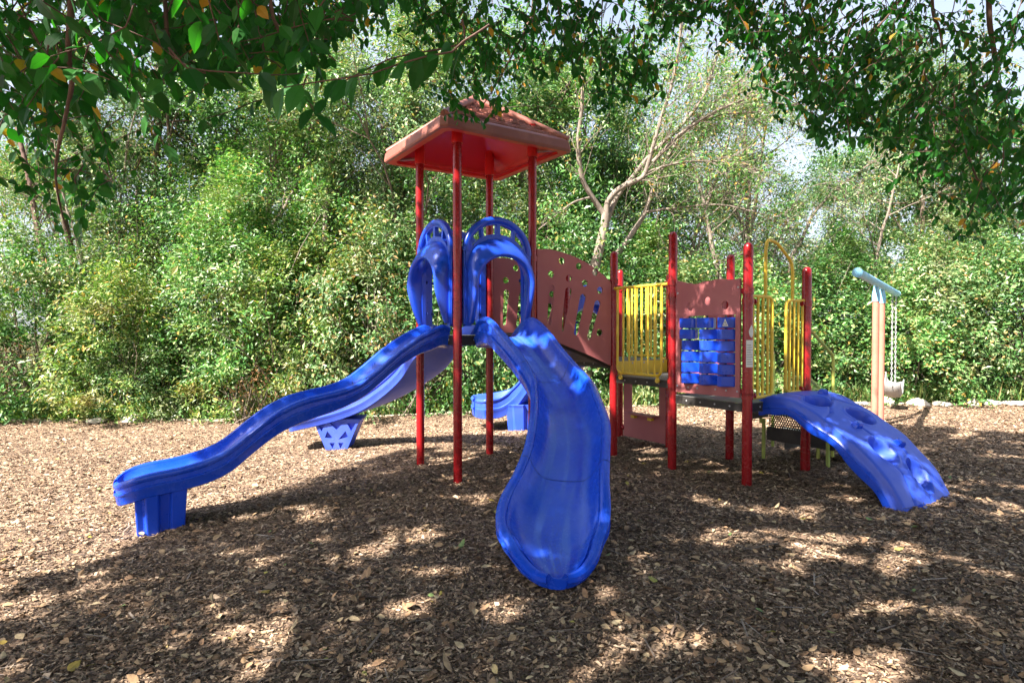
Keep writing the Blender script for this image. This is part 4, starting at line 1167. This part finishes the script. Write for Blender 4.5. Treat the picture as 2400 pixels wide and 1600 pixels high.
V, T = clump_leaves(tips, 6, np.full(len(tips), .13), .08, .42)
cm = tri_mesh('forked_crown', V - ORG[ft.name], T); link_mesh('crown', cm, M['leaf_bush'], ft)

DK = 1.13
# leaning and standing bare trunks seen through the shrubs
def stem(label, ctrl, r0, r1, mat, twig=6, tl_=.7, leaf=6, lm='leaf_wood'):
    global brn
    p0 = at(ctrl[0][0], ctrl[0][1], ctrl[0][2] * DK); x, y = float(p0[0]), float(p0[1]); zg = float(gz(x, y))
    t = thing('wood_trunk', label, 'tree trunk', (x, y, zg)); brn = Tubes(5); mb = MB()
    base = [(ctrl[0][0], 774 + F_PX * (CAMH - zg) / (ctrl[0][2] * DK) + 8, ctrl[0][2])]
    tp = limb(base + ctrl, r0, r1, mb, 9, twig, tl_)
    mb.add(brn.m.v, brn.m.f); mb.build('trunk', M[mat], t, smooth=True)
    if twig:
        tp = np.array(tp)
        V, T = clump_leaves(tp, leaf, np.full(len(tp), .12), .08, .42)
        link_mesh('crown', tri_mesh('trunk_crown', V - ORG[t.name], T), M[lm], t)
stem('reddish leaning trunk among the far left shrubs', [(118, 690, 12.5), (100, 600, 12.6), (85, 520, 12.7), (70, 430, 12.8), (40, 300, 13)], .085, .05, 'bark_red')
stem('short grey trunk above the dark shrubs left of the tower', [(750, 690, 12.4), (758, 640, 12.4), (762, 560, 12.5), (764, 480, 12.6), (770, 380, 12.8)], .09, .055, 'bark_pale', 8)
stem('pale slanting trunk left of the tower', [(640, 560, 12.9), (660, 500, 13), (700, 420, 13.2), (720, 330, 13.4), (735, 240, 13.6)], .06, .03, 'bark_pale', 8, .9)
stem('dark upright trunk under the big hanging leaves', [(362, 420, 14.6), (366, 380, 14.6), (370, 320, 14.6), (375, 250, 14.7), (372, 180, 14.8), (385, 90, 15)], .11, .07, 'bark_dark', 10, 1.2)
stem('pale twiggy dead stem left of the dark upright trunk', [(280, 520, 13.4), (290, 420, 13.4), (300, 330, 13.4), (318, 262, 13.4)], .03, .015, 'bark_pale', 16, .8, 0 + 1)
stem('slim pale trunk left of the red posts', [(905, 700, 13.2), (900, 620, 13.2), (893, 520, 13.3), (905, 400, 13.4), (890, 250, 13.6)], .07, .04, 'bark_dark', 8, .9)
stem('grey trunk behind the yellow hoop', [(1752, 660, 15.2), (1750, 560, 15.2), (1755, 450, 15.2), (1745, 330, 15.4), (1760, 200, 15.6)], .09, .05, 'bark_dark', 12, 1.2)
stem('pale leaning trunk right of the yellow hoop', [(1850, 640, 14.4), (1880, 560, 14.4), (1915, 490, 14.4), (1990, 420, 14.4), (2080, 360, 14.3), (2180, 320, 14.2)], .06, .02, 'bark_pale', 16, 1.2)
stem('thin upright trunk near the right edge', [(2290, 660, 14.2), (2295, 560, 14.2), (2290, 470, 14.3), (2300, 350, 14.5)], .05, .03, 'bark_dark', 10, 1.0)

# dry brown thickets
def thicket(label, x, y, W, H, n):
    t = thing('brown_thicket', label, 'thicket', (x, y, float(gz(x, y))))
    cen = np.stack([rng.normal(0, W / 3, n), rng.normal(0, .3, n), rng.random(n) * H], -1)
    V, T = clump_leaves(cen, 34, np.full(n, .17), .065, .4); link_mesh('foliage', tri_mesh('thicket', V, T), M['leaf_dry'], t)
    tb = Tubes(3)
    for i in range(70): tb.add(wander((rng.normal(0, W / 4), rng.normal(0, .3), 0), (rng.normal(0, .5), rng.normal(0, .5), 1), H * rng.uniform(.5, 1.1), 6, .2), .010, .004)
    link_mesh('stems', mesh_from(tb.m, 'thicket_stems', M['bark_pale']), None, t)
thicket('dry brown thicket behind the left edge of the tower', -2.15, 12.75, .9, 2.7, 42)
thicket('small rusty thicket among the shrubs behind the long slide', -5.3, 12.35, .7, 1.0, 16)
thicket('pale brown thicket at the far left edge', -11.0, 12.6, 1.0, 1.9, 26)
thicket('rusty dry bush high above the swing beam', 7.3, 14.6, 1.3, 3.2, 30)

# weeds along the edge
n = 9000
x = rng.uniform(-12, 12, n); y = rng.normal(12.5, .22, n); y = np.maximum(y, 12.18)
w = .35 + .65 * (np.sin(1.7 * x) * np.sin(.6 * x + 2) > -.1); k = rng.random(n) < w; x, y = x[k], y[k]; n = len(x)
pos = np.stack([x, y, gz(x, y)], -1); ax = np.stack([rng.normal(0, .45, n), rng.normal(0, .45, n), np.ones(n)], -1)
V, T = leaf_geo(pos, ax, rng.normal(0, 1, (n, 3)), rng.uniform(.12, .55, n), rng.uniform(.02, .05, n))
tag(link_mesh('grass', tri_mesh('grass', V, T), M['weed']), 'tufts of green and straw coloured grass along the wood edge', 'grass', kind='stuff')

# edging kerb and stones
kb = MB(); kx = np.linspace(-13, 13, 60)
kb.grid([[(a, 12.18 + .05 * math.sin(a * .6) + dy, float(gz(a, 12.2)) + dz) for dy, dz in ((0, -.1), (.005, .028), (.02, .036), (.10, .036), (.115, .028), (.12, -.1))] for a in kx])
tag(kb.build('kerb', M['kerb'], None, auto=40), kind='structure')
def rock(sx, sy, sz):
    bm = bmesh.new(); bmesh.ops.create_icosphere(bm, subdivisions=2, radius=1)
    for w_ in bm.verts:
        c = w_.co; k = 1 + .22 * math.sin(3 * c.x + sx * 40) * math.sin(4 * c.y + 1) + random.uniform(-.07, .07)
        w_.co = Vector((c.x * sx * k, c.y * sy * k, max(c.z, -.3) * sz * k))
    me = bpy.data.meshes.new('stone'); bm.to_mesh(me); bm.free(); me.materials.append(M['stone']); return me
rocks = [rock(.22, .16, .10), rock(.28, .18, .08), rock(.16, .14, .12)]
for i, x in enumerate([4.9, 5.35, 5.9, 6.6, 7.0, 7.5, 8.1, 8.55, 9.1, 9.6, 10.1, 10.7, -7.6, -8.3]):
    y = 12.02 + random.uniform(-.12, .06)
    o = bpy.data.objects.new('edging_stone', rocks[i % 3]); C.objects.link(o); o.location = (x, y, float(gz(x, y)) + .03); o.rotation_euler = (0, 0, random.random() * 6); s_ = random.uniform(.75, 1.15); o.scale = (s_, s_, s_ * random.uniform(.8, 1.2))
    tag(o, 'pale rough stone lying along the edge of the mulch', 'stone', 'stones along the mulch edge')

# fallen leaves, curled and lying every way
x, y = scatter(5600, 1.9, 11.5, 1.5); n = len(x); an = rng.random(n) * 2 * PI
ax = np.stack([np.cos(an), np.sin(an), rng.normal(0, .25, n)], -1); nr = np.stack([rng.normal(0, .4, n), rng.normal(0, .4, n), np.where(rng.random(n) < .5, 1., -1.)], -1)
ln = .046 * rng.lognormal(0, .3, n)
V, T = leaf_geo(np.stack([x, y, gzn(x, y) + rng.uniform(.006, .03, n)], -1), ax, nr, ln, ln * rng.uniform(.42, .7, n), True)
tag(link_mesh('fallen_leaves', tri_mesh('fallen_leaves', V, T), M['litter']), 'tan and yellow fallen leaves scattered over the mulch', 'leaf litter', kind='stuff')

# ---- overhanging shade trees (trunks stand beside and behind the photographer)
SUN_AZ = np.array([-.78, -.626]); SUN_EL = math.radians(47)
SH = SUN_AZ / np.linalg.norm(SUN_AZ) / math.tan(SUN_EL)
bx = [-7, -5, -3.5, -2.95, -2.2, -1.6, 0, 6, 7.5, 13]; by = [-.5, 1.9, 3.7, 5.2, 7.1, 8.6, 9.0, 9.2, 8.7, 8.9]
_g = np.random.default_rng(3).random((64, 64))
def vnoise(x, y):
    xi, yi = np.floor(x).astype(int), np.floor(y).astype(int); fx, fy = x - xi, y - yi
    fx, fy = fx * fx * (3 - 2 * fx), fy * fy * (3 - 2 * fy); q = lambda i, j: _g[i % 64, j % 64]
    return (q(xi, yi) * (1 - fx) + q(xi + 1, yi) * fx) * (1 - fy) + (q(xi, yi + 1) * (1 - fx) + q(xi + 1, yi + 1) * fx) * fy
def shade_crown(n, cx, cy, rx, ry, z0, z1, L, gap):
    m = n * 4
    z = rng.uniform(z0, z1, m); a = rng.random(m) * 2 * PI; r = np.sqrt(rng.random(m))
    x, y = cx + rx * r * np.cos(a), cy + ry * r * np.sin(a)
    gx, gy = x - SH[0] * z, y - SH[1] * z
    lim = np.interp(gx, bx, by) + .25 * np.sin(2.1 * gx + 1) + .15 * np.sin(5.3 * gx)
    dens = .30 * vnoise(gx * .9 + 9, gy * 1.1) + .70 * vnoise(gx * 3.3, gy * 4.3 + 5)
    ok = (gy < lim) & (dens > gap) & ((y <= 0) | ((z - CAMH) > .66 * y)) & (vnoise(x * 1.6 + 3, y * 1.6 + z * 1.3) > .25)
    p = np.stack([x, y, z], -1)[ok][:n]; k = len(p)
    nr = unit(np.array([0, 0, 1.]) + rng.normal(0, .5, (k, 3))); ax = rng.normal(0, 1, (k, 3)); ax[:, 2] -= .4
    ax = unit(ax - nr * np.sum(ax * nr, 1, keepdims=True)); ln = L * rng.lognormal(0, .2, k)
    return p, leaf_geo(p, ax, nr, ln, ln * rng.uniform(.5, .7, k))
def sprays(xb, yb, n, dlo, dhi, L, seg=(.2, .45), top=-160, xr=None, thin=1.0):
    parts, stems = [], []
    x0, x1 = xb[0], xb[-1]
    k = 0
    while k < n:
        px = rng.uniform(x0, x1); yb_ = np.interp(px, xb, yb); py = yb_ - (yb_ - top) * (1 - math.sqrt(rng.random())) if rng.random() < .75 else rng.uniform(top, yb_)
        if math.sin(px * .016 + .9) * math.sin(py * .021 + px * .006) + .4 * math.sin(px * .045 + py * .02) * math.sin(py * .05 - px * .01) > .50: continue
        d = dlo + (dhi - dlo) * rng.random()
        tip = at(px, py, d); ln = rng.uniform(*seg) * (1.25 if d > 3 else 1)
        dr = np.array([rng.normal(0, .6), rng.normal(0, .5), -rng.uniform(.35, 1.1)]); dr /= np.linalg.norm(dr)
        st_ = tip - dr * ln; pts = wander(st_, dr + np.array([0, 0, .35]), ln, 6, .12, -.06)
        up = wander(st_, np.array([rng.normal(0, .5), -.2 + rng.normal(0, .4), .9]), rng.uniform(.05, .12), 3, .12)
        stems.append((up[::-1] + pts[1:], .0035 if d > 3 else .003))
        m_ = max(6, int(ln / (L * .42)))
        t = np.linspace(.0, 1, m_); P3 = np.array(pts); q = t * 6; i = np.minimum(q.astype(int), 5)
        pos = P3[i] + (P3[i + 1] - P3[i]) * (q - i)[:, None]
        tang = unit(P3[i + 1] - P3[i]); sd = unit(np.cross(tang, np.array([0, 0, 1.]) + rng.normal(0, .2, 3)))
        sgn = np.where(np.arange(m_) % 2 == 0, 1, -1)[:, None]
        ax = unit(tang * .55 + sd * sgn * rng.uniform(.5, 1.1, (m_, 1)) + np.array([0, 0, -.75]) + rng.normal(0, .25, (m_, 3)))
        nr = unit(np.array([0, -.75, .55]) + rng.normal(0, .55, (m_, 3)))
        ll = L * rng.uniform(.75, 1.1) * rng.uniform(.6, 1.2, m_)
        parts.append(leaf_geo(pos, ax, nr, ll, ll * rng.uniform(.48, .62, m_), True)); k += 1
    return parts, stems
def shade_tree(label, base, forks, crown, spray_sets, limbs):
    t = thing('shade_tree', label, 'tree', (*base, float(gz(*base))))
    tr = MB(); tb = Tubes(5)
    b0 = np.array([*base, -.1]); top = np.array([base[0] + .2, base[1] + .3, 2.6])
    tr.tube(list(smooth_line([b0, b0 + (top - b0) * .5 + np.array([.1, 0, 0]), top], 10)), list(np.linspace(.2, .13, 10)), 12, cap=False)
    cc = crown[0]
    for i in range(forks):
        e = cc[rng.integers(0, len(cc))]; pts = smooth_line([top, top + (e - top) * .4 + np.array([0, 0, .9]), top + (e - top) * .75 + np.array([0, 0, .5]), e], 12)
        tb.m.tube(list(pts), list(np.linspace(.07, .012, 12)), 6, cap=False)
    parts = [crown[1]]; fine = []
    for sp_, stm in spray_sets:
        fine += sp_
        for p_, r_ in stm: tb.m.tube(p_, list(np.linspace(r_, .0015, len(p_))), 4, cap=False)
    for ctrl, r0, r1 in limbs:
        pts = smooth_line([at(*c) if len(c) == 3 else np.array(c[:3]) for c in ctrl], len(ctrl) * 4)
        tb.m.tube(list(pts), list(np.linspace(r0, r1, len(pts))), 7, cap=False)
    tr.add(tb.m.v, tb.m.f); tr.build('trunk', M['bark_red'], t, smooth=True)
    V, T = join(parts + fine)
    cm = tri_mesh('shade_crown', V - ORG[t.name], T); link_mesh('crown', cm, M['leaf_near'], t)
left_sp = sprays([-60, 0, 100, 200, 300, 380, 470, 560, 650, 720, 790, 850, 910, 960], [330, 370, 330, 260, 220, 200, 230, 200, 190, 220, 190, 110, 50, 20], 430, 1.5, 4.2, .070)
left_sp2 = sprays([20, 90, 130, 190, 260], [330, 480, 560, 570, 420], 30, 2.4, 3.4, .066, top=260)
left_sp3 = sprays([690, 720, 750, 790], [300, 335, 340, 300], 4, 1.3, 1.7, .078, top=180)
left_sp4 = sprays([440, 470, 500], [330, 370, 350], 4, 1.7, 2.1, .07, top=240)
mid_sp = sprays([950, 990, 1030, 1080, 1150, 1220, 1290, 1340, 1400, 1460, 1520, 1570, 1650, 1740], [40, 140, 230, 250, 260, 250, 190, 200, 290, 300, 260, 200, 110, 50], 290, 3.6, 5.4, .066)
mid_sp2 = sprays([1030, 1060, 1120, 1160, 1230], [290, 300, 315, 300, 260], 12, 3.9, 4.5, .06, top=220)
right_sp = sprays([1690, 1760, 1800, 1840, 1900, 1960, 2020, 2100, 2180, 2240, 2330, 2470], [40, 170, 230, 320, 320, 400, 430, 420, 450, 560, 580, 560], 500, 3.3, 5.4, .064)
crA = shade_crown(52000, -5.2, .2, 5.2, 5.6, 4.6, 8.2, .125, .37)
crB = shade_crown(60000, 1.4, .6, 5.8, 5.6, 4.6, 8.4, .125, .37)
shade_tree('large leaved shade tree whose sprays hang over the left of the view', (-3.6, -2.0), 26, crA, [left_sp, left_sp2, left_sp3, left_sp4],
           [([(175, -420, 1.75), (170, -60, 1.8), (160, 130, 1.85), (168, 200, 1.95), (150, 290, 2.2), (130, 400, 2.5), (145, 500, 2.7), (168, 570, 2.8)], .012, .002),
            ([(600, -420, 1.9), (640, 40, 2.0), (720, 90, 2.1), (790, 145, 2.2)], .008, .002), ([(380, -420, 1.7), (390, 60, 1.8), (430, 150, 1.8), (520, 180, 1.9)], .008, .002)])
shade_tree('smaller leaved shade tree whose sprays hang over the middle and right of the view', (3.4, -1.6), 30, crB, [mid_sp, mid_sp2, right_sp],
           [([(2320, -400, 4.2), (2318, 0, 4.2), (2325, 90, 4.2), (2335, 170, 4.2), (2300, 210, 4.25), (2262, 250, 4.3), (2240, 290, 4.3), (2270, 370, 4.2), (2295, 430, 4.2), (2330, 500, 4.1)], .020, .004),
            ([(2180, -400, 4.5), (2185, 0, 4.5), (2200, 60, 4.5), (2212, 125, 4.5)], .014, .006), ([(2110, 0, 4.7), (2060, 60, 4.7), (2000, 100, 4.7), (1950, 140, 4.8)], .010, .003),
            ([(1260, -300, 4.6), (1250, 0, 4.6), (1235, 60, 4.6), (1200, 130, 4.5), (1150, 220, 4.4), (1120, 260, 4.3)], .012, .003), ([(1420, -300, 4.8), (1410, 60, 4.8), (1405, 220, 4.8)], .008, .002)])

# ================================================================== LIGHT, SKY, CAMERA
sc = bpy.context.scene
w = bpy.data.worlds.new('World'); sc.world = w; w.use_nodes = True
nt = w.node_tree; bg = nt.nodes['Background']
sky = nt.nodes.new('ShaderNodeTexSky'); sky.sky_type = 'NISHITA'; sky.sun_disc = False
sky.sun_elevation = SUN_EL; sky.sun_rotation = math.atan2(SUN_AZ[0], SUN_AZ[1])
sky.air_density = 1.0; sky.dust_density = 3.0; sky.altitude = 0; sky.ozone_density = 1.0
# thin pale veil of high cloud, thicker towards the horizon
tc = nt.nodes.new('ShaderNodeTexCoord'); sx = nt.nodes.new('ShaderNodeSeparateXYZ'); nt.links.new(tc.outputs['Generated'], sx.inputs[0])
veil = ramp(nt, sx.outputs[2], [(0, (.75,) * 3), (.35, (.62,) * 3), (.75, (.12,) * 3)])
cl_ = ramp(nt, noise(nt, 2.2, 5, .6, tc.outputs['Generated']), [(.3, (.55,) * 3), (.65, (1,) * 3)])
vm = nt.nodes.new('ShaderNodeMix'); vm.data_type = 'RGBA'; vm.blend_type = 'MULTIPLY'; vm.inputs[0].default_value = 1
nt.links.new(veil, vm.inputs[6]); nt.links.new(cl_, vm.inputs[7])
nt.links.new(mix(nt, vm.outputs[2], sky.outputs[0], (3.3, 3.4, 3.75)), bg.inputs[0]); bg.inputs[1].default_value = .078
ld = bpy.data.lights.new('sun', 'SUN'); ld.energy = 5.0; ld.angle = math.radians(.6); ld.color = (1, .93, .84)
lo = bpy.data.objects.new('sun', ld); C.objects.link(lo)
h = SUN_AZ / np.linalg.norm(SUN_AZ)
sd = Vector((h[0] * math.cos(SUN_EL), h[1] * math.cos(SUN_EL), math.sin(SUN_EL)))
lo.rotation_euler = sd.to_track_quat('Z', 'Y').to_euler(); lo.location = (-8, -6, 12)

cd = bpy.data.cameras.new('camera'); cam = bpy.data.objects.new('camera', cd); C.objects.link(cam)
cam.location = (0, 0, CAMH); cam.rotation_euler = (PI / 2 - TH, 0, 0)
cd.sensor_width = 36; cd.lens = 36 * F_PX / 2400; cd.clip_end = 1000; cd.clip_start = .05
sc.camera = cam
sc.view_settings.view_transform = 'Standard'; sc.view_settings.look = 'None'; sc.view_settings.gamma = 1
sc.view_settings.exposure = 2.22
sc.cycles.max_bounces = 6; sc.cycles.diffuse_bounces = 3; sc.cycles.glossy_bounces = 3; sc.cycles.transmission_bounces = 4; sc.cycles.transparent_max_bounces = 8
sc.cycles.use_adaptive_sampling = True; sc.cycles.adaptive_threshold = .02
try: sc.cycles.use_denoising = True
except Exception: pass
